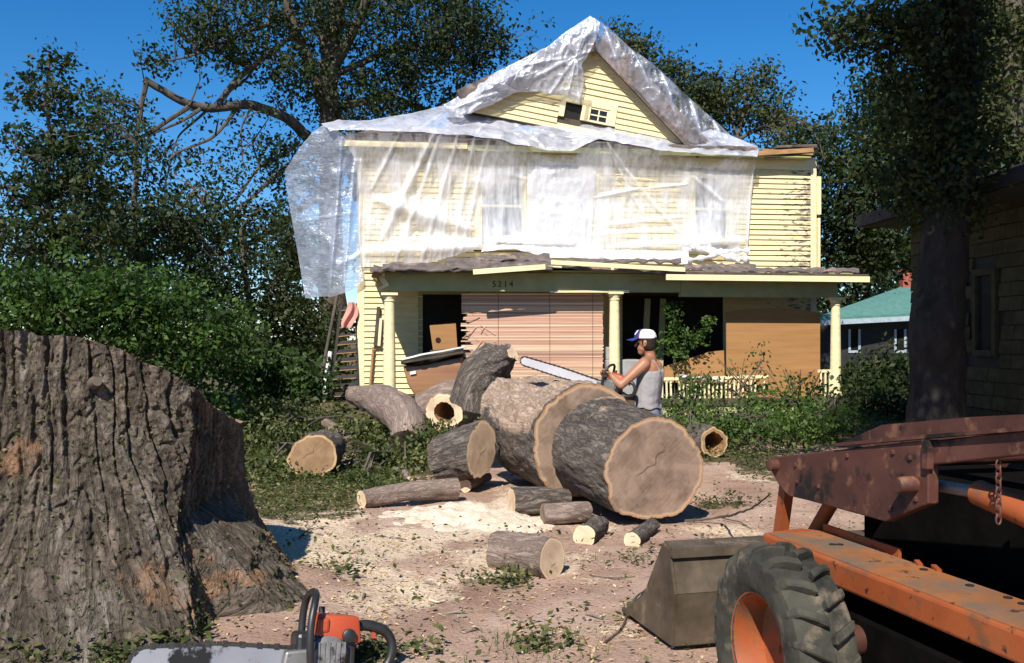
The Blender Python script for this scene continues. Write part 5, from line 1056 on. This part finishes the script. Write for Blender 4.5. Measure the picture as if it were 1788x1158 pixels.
# big storm-torn tree behind the left end of the house
tree('shade_tree', 'large storm-torn tree with a dark trunk rising behind the plastic-covered roof corner', 'trees round the house', gb(580, 29),
  [(PP([(580,680,29),(580,430,29),(577,200,29),(575,100,29),(588,-20,29),(600,-160,29)]), .42, .20),
   (PP([(578,210,29),(545,120,28.5),(510,40,28),(480,-80,28)]), .20, .10), (PP([(575,150,29),(562,60,29),(548,-60,29)]), .17, .09), (PP([(582,120,29),(620,50,28.5),(655,-40,28)]), .18, .09),
   (PP([(572,270,29),(500,205,28),(430,180,27),(370,192,26.5),(320,182,26),(252,138,25.5)]), .16, .09), (PP([(256,142,25.5),(240,230,25.5),(236,292,25.5)]), .07, .05),
   (PP([(330,186,26),(262,232,25.8),(205,262,25.5),(170,290,25)]), .07, .02), (PP([(420,182,27),(375,240,26.5),(300,270,26),(285,330,26)]), .06, .02), (PP([(565,250,29),(490,300,28),(420,360,27),(392,402,27)]), .11, .03),
   (PP([(560,340,29),(480,400,28),(400,445,27),(320,432,26)]), .12, .03), (PP([(580,190,29),(680,166,29.5),(760,200,30),(830,176,30)]), .13, .03), (PP([(586,130,29),(700,80,29),(800,90,29),(872,84,29)]), .11, .02),
   (PP([(480,-20,28),(464,90,27.5),(430,140,27),(400,160,27)]), .07, .03), (PP([(500,30,28),(420,60,27),(330,100,26),(270,110,26)]), .07, .02), (PP([(375,188,26.5),(415,135,26.8),(465,100,27.3),(530,45,28)]), .09, .06), (PP([(350,190,26.2),(318,212,26),(260,236,25.8),(198,246,25.5)]), .05, .015), (PP([(243,200,25.5),(258,240,25.5),(273,280,25.5)]), .03, .012), (PP([(360,194,26.4),(312,236,26.2),(296,288,26)]), .04, .012), (PP([(515,258,28.5),(450,292,28),(415,346,27.6),(358,382,27.2)]), .06, .015), (PP([(440,182,27),(420,225,27),(425,290,27)]), .035, .012), (PP([(455,300,28),(440,250,27.8),(470,205,27.6)]), .03, .012), (PP([(330,184,26),(350,140,26.2),(345,95,26.4)]), .03, .01), (PP([(560,440,29),(470,500,28),(380,520,27)]), .08, .02)],
  [pb(690,50,29,150,85,2.6,150), pb(755,140,30,95,80,2.2,105), pb(650,180,29.5,90,60,2.,80), pb(800,20,29,70,50,2,60), pb(835,90,29,36,50,1.2,24), pb(875,70,29,16,26,.5,7), pb(405,35,27,95,60,2,70), pb(350,60,26.5,55,45,1.6,26), pb(520,140,28,55,50,1.6,40), pb(530,50,28.5,60,60,2,50), pb(440,110,27,60,40,1.5,24),
   pb(430,230,27,80,60,2,14), pb(420,330,27,90,70,2,30), pb(290,290,26,90,70,2,20), pb(200,220,25.5,70,60,1.6,26), pb(520,300,28.5,60,60,2,40), pb(470,420,28,90,60,2,60), pb(340,430,26.5,90,50,2,50), pb(610,250,30,60,60,2,40), pb(560,-20,29,120,50,3,70), pb(730,-30,29,120,50,2,60), pb(270,110,26,30,26,1,8)],
  'leaf_dark', .14, 30, .27, 101, .6)
tree('slender_tree', 'slim pointed young tree with a straight stem beyond the hedge', 'trees round the house', gb(86, 19),
  [(PP([(86,760,19),(86,430,19),(84,250,19),(86,92,19)]), .12, .02)]+[(PP([(86,y,19),(86+s*w*.6,y-18,19+s*.3),(86+s*w,y-34,19+s*.6)]), .03, .01) for y, w, s in ((180,34,1),(200,40,-1),(260,56,1),(290,60,-1),(340,80,1),(370,86,-1),(430,110,1),(450,95,-1))],
  [pb(86,115,19,26,26,.3,9), pb(70,165,19,40,28,.5,16), pb(112,180,19,36,30,.5,14), pb(60,250,19,52,30,.7,24), pb(125,260,19,44,34,.7,22), pb(50,330,19,60,36,.9,34), pb(140,330,19,60,36,.9,32), pb(86,300,19,60,40,.9,20), pb(40,410,19,80,44,1.1,50), pb(150,410,19,80,44,1.1,50), pb(80,480,19,120,40,1.3,60)],
  'leaf_dark', .12, 24, .18, 111, .7)
tree('woodland_tree', 'dark leafy tree between the slim tree and the storm-torn limbs', 'trees round the house', gb(250, 23),
  [(PP([(250,700,23),(248,500,23),(235,380,23),(240,250,23)]), .16, .04), (PP([(246,440,23),(190,370,23),(160,330,23)]), .06, .02), (PP([(246,420,23),(310,370,23),(340,330,23)]), .06, .02)],
  [pb(250,410,23,110,60,1.8,80), pb(170,360,23,70,50,1.4,34), pb(320,390,23,80,50,1.4,40), pb(230,300,23,70,50,1.2,26), pb(260,480,23,150,60,2,110), pb(120,470,23,100,60,2,60), pb(210,240,23,60,40,1,12), pb(150,210,23,40,40,1,8)],
  'leaf_dark', .13, 26, .25, 121, .5)
tree('woodland_tree', 'dark drooping tree in the gap beside the hanging plastic flap', 'trees round the house', gb(440, 25),
  [(PP([(440,700,25),(440,560,25),(430,480,25),(420,400,25)]), .13, .04), (PP([(438,560,25),(480,500,25),(510,440,25)]), .05, .02), (PP([(436,540,25),(380,500,25),(340,470,25)]), .05, .02)],
  [pb(430,480,25,90,60,1.8,60), pb(500,430,25,40,70,1.2,40), pb(380,540,25,110,50,1.8,80), pb(500,560,25,60,70,1.4,90), pb(560,600,25.5,60,90,1.4,110), pb(500,640,25,90,50,1.6,90), pb(540,460,26,50,60,1.2,40)],
  'leaf_dark', .13, 26, .25, 131, .5)
tree('woodland_tree', 'tall tree whose crown shows above the right rake of the gable', 'trees round the house', gb(1180, 37),
  [(PP([(1180,640,37),(1180,300,37),(1160,180,37),(1120,80,37)]), .3, .06), (PP([(1178,280,37),(1220,200,37),(1250,140,37)]), .1, .03)],
  [pb(1105,108,37,46,40,1.6,50), pb(1165,145,37,40,36,1.6,50), pb(1222,170,37,40,42,1.6,55), pb(1200,220,37,70,50,2,80), pb(1080,70,37,30,24,1,12), pb(1260,200,37,50,50,1.6,50), pb(940,112,37,16,14,.6,8), pb(925,104,37,14,10,.6,6), pb(1060,110,37,60,50,1.6,40)],
  'leaf_olive', .17, 26, .32, 141, .5)
tree('woodland_tree', 'open-crowned tree with a forked stem behind the right end of the roof', 'trees round the house', gb(1298, 36),
  [(PP([(1298,640,36),(1290,330,36),(1285,250,36),(1300,190,36),(1318,120,36)]), .2, .03), (PP([(1287,245,36),(1330,222,36),(1365,205,36)]), .08, .02), (PP([(1286,240,36),(1275,190,36),(1260,170,36)]), .06, .02)],
  [pb(1320,140,36,34,36,1.2,26), pb(1345,180,36,30,40,1.2,22), pb(1300,190,36,40,30,1.2,16), pb(1355,210,36,36,24,1.1,22), pb(1270,170,36,26,24,1,12), pb(1320,260,36,40,26,1.2,22), pb(1390,240,34,40,26,1.2,30), pb(1430,260,34,30,40,1.2,24)],
  'leaf_olive', .16, 24, .28, 151, .6)
tree('woodland_tree', 'dense dark tree filling the gap beside the right corner of the house', 'trees round the house', gb(1640, 27),
  [(PP([(1640,700,27),(1630,420,27),(1600,260,27),(1560,120,27)]), .25, .06), (PP([(1625,400,27),(1540,330,27),(1440,290,27)]), .09, .02), (PP([(1620,350,27),(1640,280,27),(1660,220,27)]), .08, .02)],
  [pb(1470,330,27,50,60,1.6,70), pb(1520,280,27,70,70,1.8,110), pb(1480,410,27,60,50,1.6,90), pb(1560,380,27,80,70,1.8,120), pb(1590,270,27,70,80,1.8,100), pb(1530,180,27,50,60,1.4,50), pb(1620,180,27,60,80,1.6,80), pb(1450,250,27,30,40,1,16), pb(1660,330,27,70,90,1.8,100), pb(1530,440,27,80,30,1.6,60), pb(1620,450,27,60,30,1.6,50)],
  'leaf_dark', .15, 25, .32, 161, .3)
tree('woodland_tree', 'far dark tree line crown behind the teal roof', 'trees round the house', gb(1520, 52), [(PP([(1520,620,52),(1515,480,52),(1510,400,52)]), .3, .08)], [pb(1480,500,52,70,60,2.5,90), pb(1560,480,52,70,60,2.5,90), pb(1640,470,52,60,60,2.5,70), pb(1450,560,52,50,40,2,50)], 'leaf_dark', .3, 22, .55, 165, .2)
# ivy-clad tree behind the neighbouring house, dark tree in front of it with crown added out of view to shade that corner
tb = gb(1745, 20)
tree('ivy_tree', 'tall ivy-clad tree trunk rising behind the roof of the shingled house', 'trees round the house', tb,
  [([tb, P(1745,500,20), P(1742,300,20), P(1748,120,20), P(1752,0,20), P(1760,-160,20)], .62, .46), (PP([(1746,120,20),(1790,40,19.8),(1850,-40,19.6)]), .12, .04)],
  [pb(1735,60,19.4,40,70,.4,40), pb(1740,180,19.4,44,70,.4,44), pb(1735,280,19.4,50,60,.4,44), pb(1770,330,19.4,40,50,.5,36), pb(1700,330,19.6,36,50,.5,36), pb(1790,60,19.6,30,80,.6,40), pb(1690,400,19.8,40,40,.6,30)],
  'leaf_olive', .13, 22, .22, 171, .3, bark='treebark', shift=.1)
tb = gb(1628, 12.4)
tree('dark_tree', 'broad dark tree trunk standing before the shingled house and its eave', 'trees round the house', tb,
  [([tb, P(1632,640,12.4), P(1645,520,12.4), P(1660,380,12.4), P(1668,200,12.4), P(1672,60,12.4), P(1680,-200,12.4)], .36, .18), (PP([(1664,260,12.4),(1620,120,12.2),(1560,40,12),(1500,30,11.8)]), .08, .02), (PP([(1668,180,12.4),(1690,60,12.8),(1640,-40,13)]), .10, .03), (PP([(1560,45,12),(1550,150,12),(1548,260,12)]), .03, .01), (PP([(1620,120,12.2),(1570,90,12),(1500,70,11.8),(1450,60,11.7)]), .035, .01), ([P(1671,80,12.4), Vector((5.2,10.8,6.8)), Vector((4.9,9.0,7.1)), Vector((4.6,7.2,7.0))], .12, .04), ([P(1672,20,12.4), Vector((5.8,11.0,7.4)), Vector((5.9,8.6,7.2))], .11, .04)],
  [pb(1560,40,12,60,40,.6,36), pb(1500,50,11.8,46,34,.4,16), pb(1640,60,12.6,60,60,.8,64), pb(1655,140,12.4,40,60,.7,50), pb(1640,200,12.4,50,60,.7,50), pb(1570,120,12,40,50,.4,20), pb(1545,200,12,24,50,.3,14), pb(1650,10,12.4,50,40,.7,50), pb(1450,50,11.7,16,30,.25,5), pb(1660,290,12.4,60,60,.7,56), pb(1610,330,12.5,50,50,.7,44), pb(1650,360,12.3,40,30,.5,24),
   (Vector((4.6, 7.4, 7.0)), (1.0, 1.2, .7), 120), (Vector((5.6, 8.4, 7.2)), (1.3, 1.5, .8), 170), (Vector((6.2, 10.2, 7.6)), (1.3, 1.5, .9), 140), (Vector((4.6, 10.4, 8.0)), (1.2, 1.4, .8), 120), (Vector((5.6, 6.6, 6.6)), (1.1, .9, .6), 110), (Vector((3.5, 7.2, 6.8)), (1.0, 1.5, .6), 210), (Vector((4.4, 8.8, 7.4)), (1.2, 1.3, .6), 190), (Vector((5.0, 6.2, 6.9)), (1.2, 1.0, .5), 150)],  # unseen crown masses added overhead to shade the right corner
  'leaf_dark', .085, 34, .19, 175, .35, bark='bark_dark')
# hedge bushes behind the stump
for k, (px, py, d, rx, ry, n, lb) in enumerate([(40,560,12.6,110,70,130,'bright green bush at the far left behind the stump'), (190,545,13.2,110,75,150,'broad bright green bush behind the middle of the stump'), (330,580,13.8,90,70,120,'green bush beyond the sloping edge of the stump'), (250,520,15,90,50,80,'taller bush rising behind the broad bright one')]):
    b0 = gb(px, d); rz_ = ry/F*d
    tree('bush', lb, 'bushes behind the stump', b0, [([b0, P(px, py+40, d), P(px+10, py-10, d)], .035, .012), ([b0, P(px-30, py+30, d), P(px-50, py-20, d)], .03, .01), ([b0, P(px+30, py+20, d), P(px+55, py-15, d)], .03, .01)],
      [pb(px, py, d, rx, ry, .7, n), (Vector((b0.x, d, .5)), (rx/F*d*1.0, .6, .5), n//2)], 'leaf_bright', .082, 36, .16, 181+k, .3, cat='bush', shell=.55)
tree('bush', 'dark bush between the stump and the house end', 'bushes behind the stump', gb(470, 17), [([gb(470,17), P(470,640,17), P(475,610,17)], .04, .015)], [pb(450,640,17,70,40,.8,90), pb(510,670,17,70,30,.8,80), pb(400,620,16,60,40,.8,70)], 'leaf_mid', .10, 24, .16, 190, .2, cat='bush', shell=.3)
tree('bush', 'dark bush in the shade beyond the right porch post', 'trees round the house', gb(1525, 21), [([gb(1525,21), P(1525,660,21), P(1530,620,21)], .04, .015)], [pb(1500,670,21,50,40,.8,60), pb(1560,660,21,50,50,.8,70), pb(1530,710,20,90,30,.8,70)], 'leaf_dark', .11, 24, .2, 195, .2, cat='bush', shell=.3)
# shrubs in front of the porch
for k, (px, py, d, rx, ry, n, lb) in enumerate([(1200,690,16,50,48,60,'loose shrub growing up the porch railing behind the worker'), (1300,680,16.5,60,60,70,'sprawling shrub in front of the tall brown panel'), (1390,690,16,60,50,70,'shrub spreading before the right porch post'), (1450,720,15.5,60,30,80,'low shrub at the foot of the right porch post'), (1250,745,14.5,90,28,110,'low dark green growth before the porch railing'), (1380,750,14,90,26,110,'low leafy growth beyond the loader arm')]):
    b0 = gb(px, d); r = random.Random(k)
    st = [([b0, P(px+r.uniform(-20,20), py+10, d), P(px+r.uniform(-50,50), py-ry*.9, d+r.uniform(-.3,.3))], .018, .004) for _ in range(7)]
    tree('shrub', lb, 'shrubs along the porch', b0, st, [pb(px, py, d, rx, ry, .5, int(n*.42)), pb(px, min(740, py+35), d-.3, rx*1.1, 18, .5, n//3)], 'leaf_bright', .075, 13, .14, 201+k, .5, cat='shrub', shell=.2, shift=.3)
b0 = O+RM @ HL(1178, 690, 1.9); 
tree('climbing_vine', 'green vine climbing from the railing up to the porch beam', 'shrubs along the porch', b0, [([b0]+[O+RM @ HL(x, y, 1.95) for x, y in ((1176,640),(1178,580),(1175,525))], .012, .006), ([O+RM @ HL(1177,600,1.95), O+RM @ HL(1205,590,1.9), O+RM @ HL(1235,568,1.85)], .01, .004)],
  [(O+RM @ HL(x, y, 1.95), (.12, .12, .2), n) for x, y, n in ((1175,535,5), (1177,560,6), (1172,585,7), (1172,610,7), (1200,590,7), (1222,578,6), (1235,570,4), (1210,605,5), (1150,610,4), (1190,625,5))], 'leaf_bright', .085, 15, .09, 211, 0, cat='vine', shell=.2, shift=.2)
# ------------------------------------------------------------------ ground cover and litter
def scatter(n, x0, x1, y0, y1, dens, seed):
    r = np.random.default_rng(seed); x = r.uniform(x0, x1, n); y = 1/(1/y0+(1/y1-1/y0)*r.uniform(0, 1, n)); keep = r.uniform(0, 1, n) < dens(x, y); return x[keep], y[keep]
BOXES = None
x, y = scatter(260000, -6, 7, 4.6, 19, lambda x, y: masks(x, y)[1]*.9*(1-.7*masks(x, y)[0])+.015, 301)
hh = np.abs(np.random.default_rng(5).normal(size=len(x)))*.05; hh += np.where(y > 10, np.clip((y-10)/6, 0, 1)*np.random.default_rng(6).uniform(0, .16, len(x)), 0)
nn = fbm(np.stack([x*1.1, y*1.1, x*0], 1), 3, 77)
tag(leaf_mesh('leaf_litter', 'litter', None, np.stack([x, y, gz(x, y)+.012+hh], 1), .042, 302, np.clip(nn*1.1-.15+np.random.default_rng(3).normal(size=len(x))*.22, 0, 1), flat=.5), 'green and brown leaf litter strewn over the yard', 'leaf litter', kind='stuff')
tag(leaf_mesh('bark_litter', 'litter', None, STUMP_PTS, .026, 305, np.random.default_rng(4).uniform(0, 1, len(STUMP_PTS))**1.3), 'bits of leaf and moss caught in the stump bark', 'leaf litter', kind='stuff')
x, y = scatter(36000, -3.5, 5, 4.6, 12, lambda x, y: masks(x, y)[0]*.8+.12, 311)
tag(leaf_mesh('wood_chips', 'chips', None, np.stack([x, y, gz(x, y)+.008], 1), .030, 312, np.random.default_rng(8).uniform(0, 1, len(x)), flat=1.2, aspect=.5), 'pale wood chips scattered over the dirt', 'wood chips', kind='stuff')
# grass tufts
x, y = scatter(9000, -2.5, 3, 4.6, 8, lambda x, y: np.clip(blob_mask(x, y, [(930,1130,130,30,1.), (640,1145,60,24,1.), (600,1010,60,22,.7), (880,1020,100,20,.5), (1090,990,60,18,.6), (760,1135,60,20,.6)])-.2, 0, 1), 321)
r = np.random.default_rng(9); n = len(x); hgt = r.uniform(.03, .09, n); an = r.uniform(0, 6.28, n); ln = r.uniform(-.04, .04, (n, 2)); bz_ = gz(x, y)
V = np.stack([np.stack([x-np.cos(an)*.003, y-np.sin(an)*.003, bz_], 1), np.stack([x+np.cos(an)*.003, y+np.sin(an)*.003, bz_], 1), np.stack([x+ln[:,0], y+ln[:,1], bz_+hgt], 1)], 1).reshape(-1, 3)
o = link('grass', np_mesh('grass', V, np.arange(3*n).reshape(-1, 3), False, {'tint': np.repeat(r.uniform(0, 1, n), 3)}), M['grass']); tag(o, 'thin green grass growing in patches on the dirt', 'grass', kind='stuff')
# brush pile of torn leafy branches left of the logs
tree('brush_pile', 'heap of torn leafy branches and ivy below the porch corner', None, gb(560, 14.6), [(PP([(440,760,15.5),(520,735,15),(600,725,14.5)]), .03, .01), (PP([(480,800,13),(540,770,13.5),(600,760,14)]), .025, .01), (PP([(640,780,13),(690,800,12.6),(740,790,12.8)]), .02, .008), (PP([(450,720,17),(500,690,17.5),(560,670,18)]), .03, .01)],
  [pb(520,735,15.5,100,26,1.,110), pb(640,760,14,60,22,.8,70), pb(470,770,14,60,30,.8,80), pb(680,800,12.6,70,16,.7,60), pb(650,850,11.2,60,10,.6,40), pb(480,830,11.6,50,24,.7,60), pb(760,770,13,40,20,.6,40), pb(460,720,17,60,24,1.,60)], 'leaf_brush', .07, 30, .13, 331, .1, cat='brush pile', shell=.2, shift=.1)
# fallen branches and sticks
def stick(label, pts, r0, bark='treebark'):
    pts = [Vector(p) for p in pts]; b0 = Vector(pts[0]); C = resample(pts, 24)+(fbm(resample(pts, 24)*6, 2, 3)-.5)[:,None]*.03
    o = MB().tube([Vector(c)-b0 for c in C], list(np.linspace(r0, r0*.35, 24)), 6).build('stick', M[bark], None, smooth=True); o.location = b0; tag(o, label, 'stick', 'sticks on the ground'); return o
def gs(px, py, up=.01): p = G(px, py); p.z = gz1(p.x, p.y)+up; return p
stick('long bent branch reaching from the trunk face to the loader arm', [gs(1195,912,.02), gs(1260,910,.04), P(1315,888,6.2), P(1345,862,5.6)], .013)
stick('thin forked twig under the long bent branch', [gs(1262,908,.03), gs(1290,915,.02), gs(1312,925,.01)], .008)
stick('thin twig lying before the slender pale log', [gs(660,838), gs(690,850,.02), gs(722,862)], .010)
stick('grey stick by the bucket', [gs(1090,1080), gs(1112,1055,.03), gs(1130,1035)], .012)
stick('short stick near the foot of the stump', [gs(522,960), gs(535,946,.02), gs(548,935)], .009)
stick('thin dark twig crossing the dirt before the bucket', [gs(1030,1010), gs(1075,1018,.01), gs(1110,1012)], .007)
stick('crooked twig on the dirt between the bucket and the grass', [gs(1055,1130), gs(1085,1105,.01), gs(1095,1085,.02), gs(1088,1060)], .008)
stick('light splinter of wood on open dirt', [gs(748,1058), gs(762,1064,.006), gs(776,1060)], .008, 'cut_none') if False else stick('pale splinter of wood on the open dirt', [gs(748,1058,.006), gs(762,1064,.010), gs(776,1060,.006)], .009, 'sawdust')
stick('dark curved root beside the bucket top', [gs(1290,960,.03), gs(1283,975,.10), gs(1292,990,.02)], .022)
rnd = random.Random(77)
for k in range(26):
    px, py = rnd.uniform(560, 1060), rnd.uniform(930, 1140); an = rnd.uniform(0, 3.14); l = rnd.uniform(.04, .14); p = G(px, py); q = p+Vector((math.cos(an)*l, math.sin(an)*l, 0)); p.z = gz1(p.x, p.y)+.006; q.z = gz1(q.x, q.y)+.006
    b0 = p.copy(); o = MB().tube([Vector((0,0,0)), (q-p)*.5+Vector((0,0,.008)), q-p], [.006, .008, .004], 6).build('bark_scrap', M['bark'], None); o.location = b0; tag(o, 'small dark bark scrap lying on the open dirt', 'bark scrap', 'bark scraps on the dirt')
# sawdust mound
nu, nv = 70, 50; V = []
cS = G(835, 905)
for j in range(nv):
    for i in range(nu):
        u, v_ = i/(nu-1)*2-1, j/(nv-1)*2-1; x_, y_ = cS.x+u*1.0, cS.y+v_*.85; k = max(0, 1-(u*u+v_*v_))
        V.append((x_, y_, gz1(x_, y_)-.012+.10*k**1.5))
V = np.array(V); V[:,2] += (fbm(V*np.array([7,7,0]), 5, 71)-.52)*.16*np.clip((V[:,2]-gz(V[:,0], V[:,1])+.012)*18, 0, 1)
tag(link('sawdust_pile', np_mesh('sawdust_pile', V, grid_faces(nv, nu), True), M['sawdust']), 'bright pile of fresh sawdust beside the big trunk', 'sawdust', kind='stuff')

# ------------------------------------------------------------------ neighbouring houses
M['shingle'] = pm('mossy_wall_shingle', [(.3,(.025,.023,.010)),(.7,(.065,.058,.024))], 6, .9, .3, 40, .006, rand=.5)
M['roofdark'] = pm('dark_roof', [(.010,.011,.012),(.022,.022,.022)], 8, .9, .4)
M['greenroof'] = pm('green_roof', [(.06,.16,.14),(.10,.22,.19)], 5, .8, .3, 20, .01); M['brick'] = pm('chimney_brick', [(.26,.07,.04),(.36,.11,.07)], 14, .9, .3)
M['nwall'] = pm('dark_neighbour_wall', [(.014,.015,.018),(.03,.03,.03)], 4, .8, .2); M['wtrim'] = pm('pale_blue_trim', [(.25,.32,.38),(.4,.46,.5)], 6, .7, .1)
# shingled house at the right edge: its wall faces left-forward
n1 = Vector((6.55, 12.6, 0)); n2 = Vector((6.38, 15.9, 0)); wd = (n2-n1).normalized(); wn_ = Vector((-wd.y, wd.x, 0)); ang = math.atan2(wd.y, wd.x)
nh_ = empty('neighbour_house', n1, ang, 'dim house with mossy shingled wall and dark overhanging roof behind the ivy tree', 'house'); Lw = (n2-n1).length
zE = 3.45
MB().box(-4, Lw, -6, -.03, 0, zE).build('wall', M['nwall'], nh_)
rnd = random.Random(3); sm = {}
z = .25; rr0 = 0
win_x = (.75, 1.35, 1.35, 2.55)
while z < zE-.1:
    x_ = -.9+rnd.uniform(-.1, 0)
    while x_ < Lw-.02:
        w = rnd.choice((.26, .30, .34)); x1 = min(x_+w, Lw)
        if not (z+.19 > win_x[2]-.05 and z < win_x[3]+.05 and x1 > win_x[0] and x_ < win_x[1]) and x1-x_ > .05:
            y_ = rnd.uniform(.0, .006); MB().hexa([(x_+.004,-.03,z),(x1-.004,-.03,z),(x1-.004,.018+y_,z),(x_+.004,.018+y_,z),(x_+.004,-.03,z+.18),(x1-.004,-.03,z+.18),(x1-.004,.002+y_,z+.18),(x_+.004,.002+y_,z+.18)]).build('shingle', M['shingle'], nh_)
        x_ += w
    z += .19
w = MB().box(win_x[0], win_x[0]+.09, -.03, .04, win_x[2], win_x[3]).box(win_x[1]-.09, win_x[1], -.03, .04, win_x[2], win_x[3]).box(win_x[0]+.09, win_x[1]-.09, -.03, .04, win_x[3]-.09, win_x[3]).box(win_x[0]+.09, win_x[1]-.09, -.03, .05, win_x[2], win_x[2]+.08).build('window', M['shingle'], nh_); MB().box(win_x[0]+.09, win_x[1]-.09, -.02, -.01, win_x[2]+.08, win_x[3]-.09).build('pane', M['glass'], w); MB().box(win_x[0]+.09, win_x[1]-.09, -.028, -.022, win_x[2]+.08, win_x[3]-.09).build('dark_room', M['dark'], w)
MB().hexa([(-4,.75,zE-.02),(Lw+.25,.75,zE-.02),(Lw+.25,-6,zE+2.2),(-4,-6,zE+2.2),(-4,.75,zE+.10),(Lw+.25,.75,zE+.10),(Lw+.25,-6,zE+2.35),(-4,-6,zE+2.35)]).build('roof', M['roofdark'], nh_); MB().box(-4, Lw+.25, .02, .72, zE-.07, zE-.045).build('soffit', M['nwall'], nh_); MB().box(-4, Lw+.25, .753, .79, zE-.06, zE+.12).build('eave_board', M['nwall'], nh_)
# green-roofed house in the distance
gh_ = empty('neighbour_house', (0,0,0), 0, 'distant dark house with a teal roof and a brick chimney', 'house'); D_ = 42.
g0 = P(1420, 560, D_); gh_.location = (g0.x, g0.y, 0)
def q_(px, py, d): return P(px, py, d)-Vector((g0.x, g0.y, 0))
r1, r2, r3, r4 = q_(1418,556,40), q_(1720,541,41), q_(1740,478,45), q_(1606,489,45)
MB().hexa([v-Vector((0,0,.15)) for v in (r1, r2, r3, r4)]+[r1, r2, r3, r4]).build('roof', M['greenroof'], gh_)
for v in ((r1, r2),): MB().beam(v[0]+Vector((0,0,-.2)), v[1]+Vector((0,0,-.2)), .1, .2).build('eave_board', M['wtrim'], gh_)
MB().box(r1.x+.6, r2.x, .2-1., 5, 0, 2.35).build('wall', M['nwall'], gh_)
for px in (1488, 1568):
    a_, b_ = q_(px-7, 612, 41.2), q_(px+14, 575, 41.2); w = MB().box(a_.x, a_.x+.09, a_.y-.05, a_.y+.2, a_.z, b_.z).box(b_.x-.09, b_.x, a_.y-.05, a_.y+.2, a_.z, b_.z).box(a_.x, b_.x, a_.y-.04, a_.y+.2, a_.z-.1, a_.z).build('window', M['wtrim'], gh_); MB().box(a_.x+.09, b_.x-.09, a_.y, a_.y+.1, a_.z, b_.z).build('pane', M['glass'], w)
ch = q_(1584, 500, 44); MB().box(ch.x-.26, ch.x+.26, ch.y-.2, ch.y+.3, ch.z-.8, ch.z+.62).box(ch.x-.3, ch.x+.3, ch.y-.24, ch.y+.34, ch.z+.625, ch.z+.75).build('chimney', M['brick'], gh_)
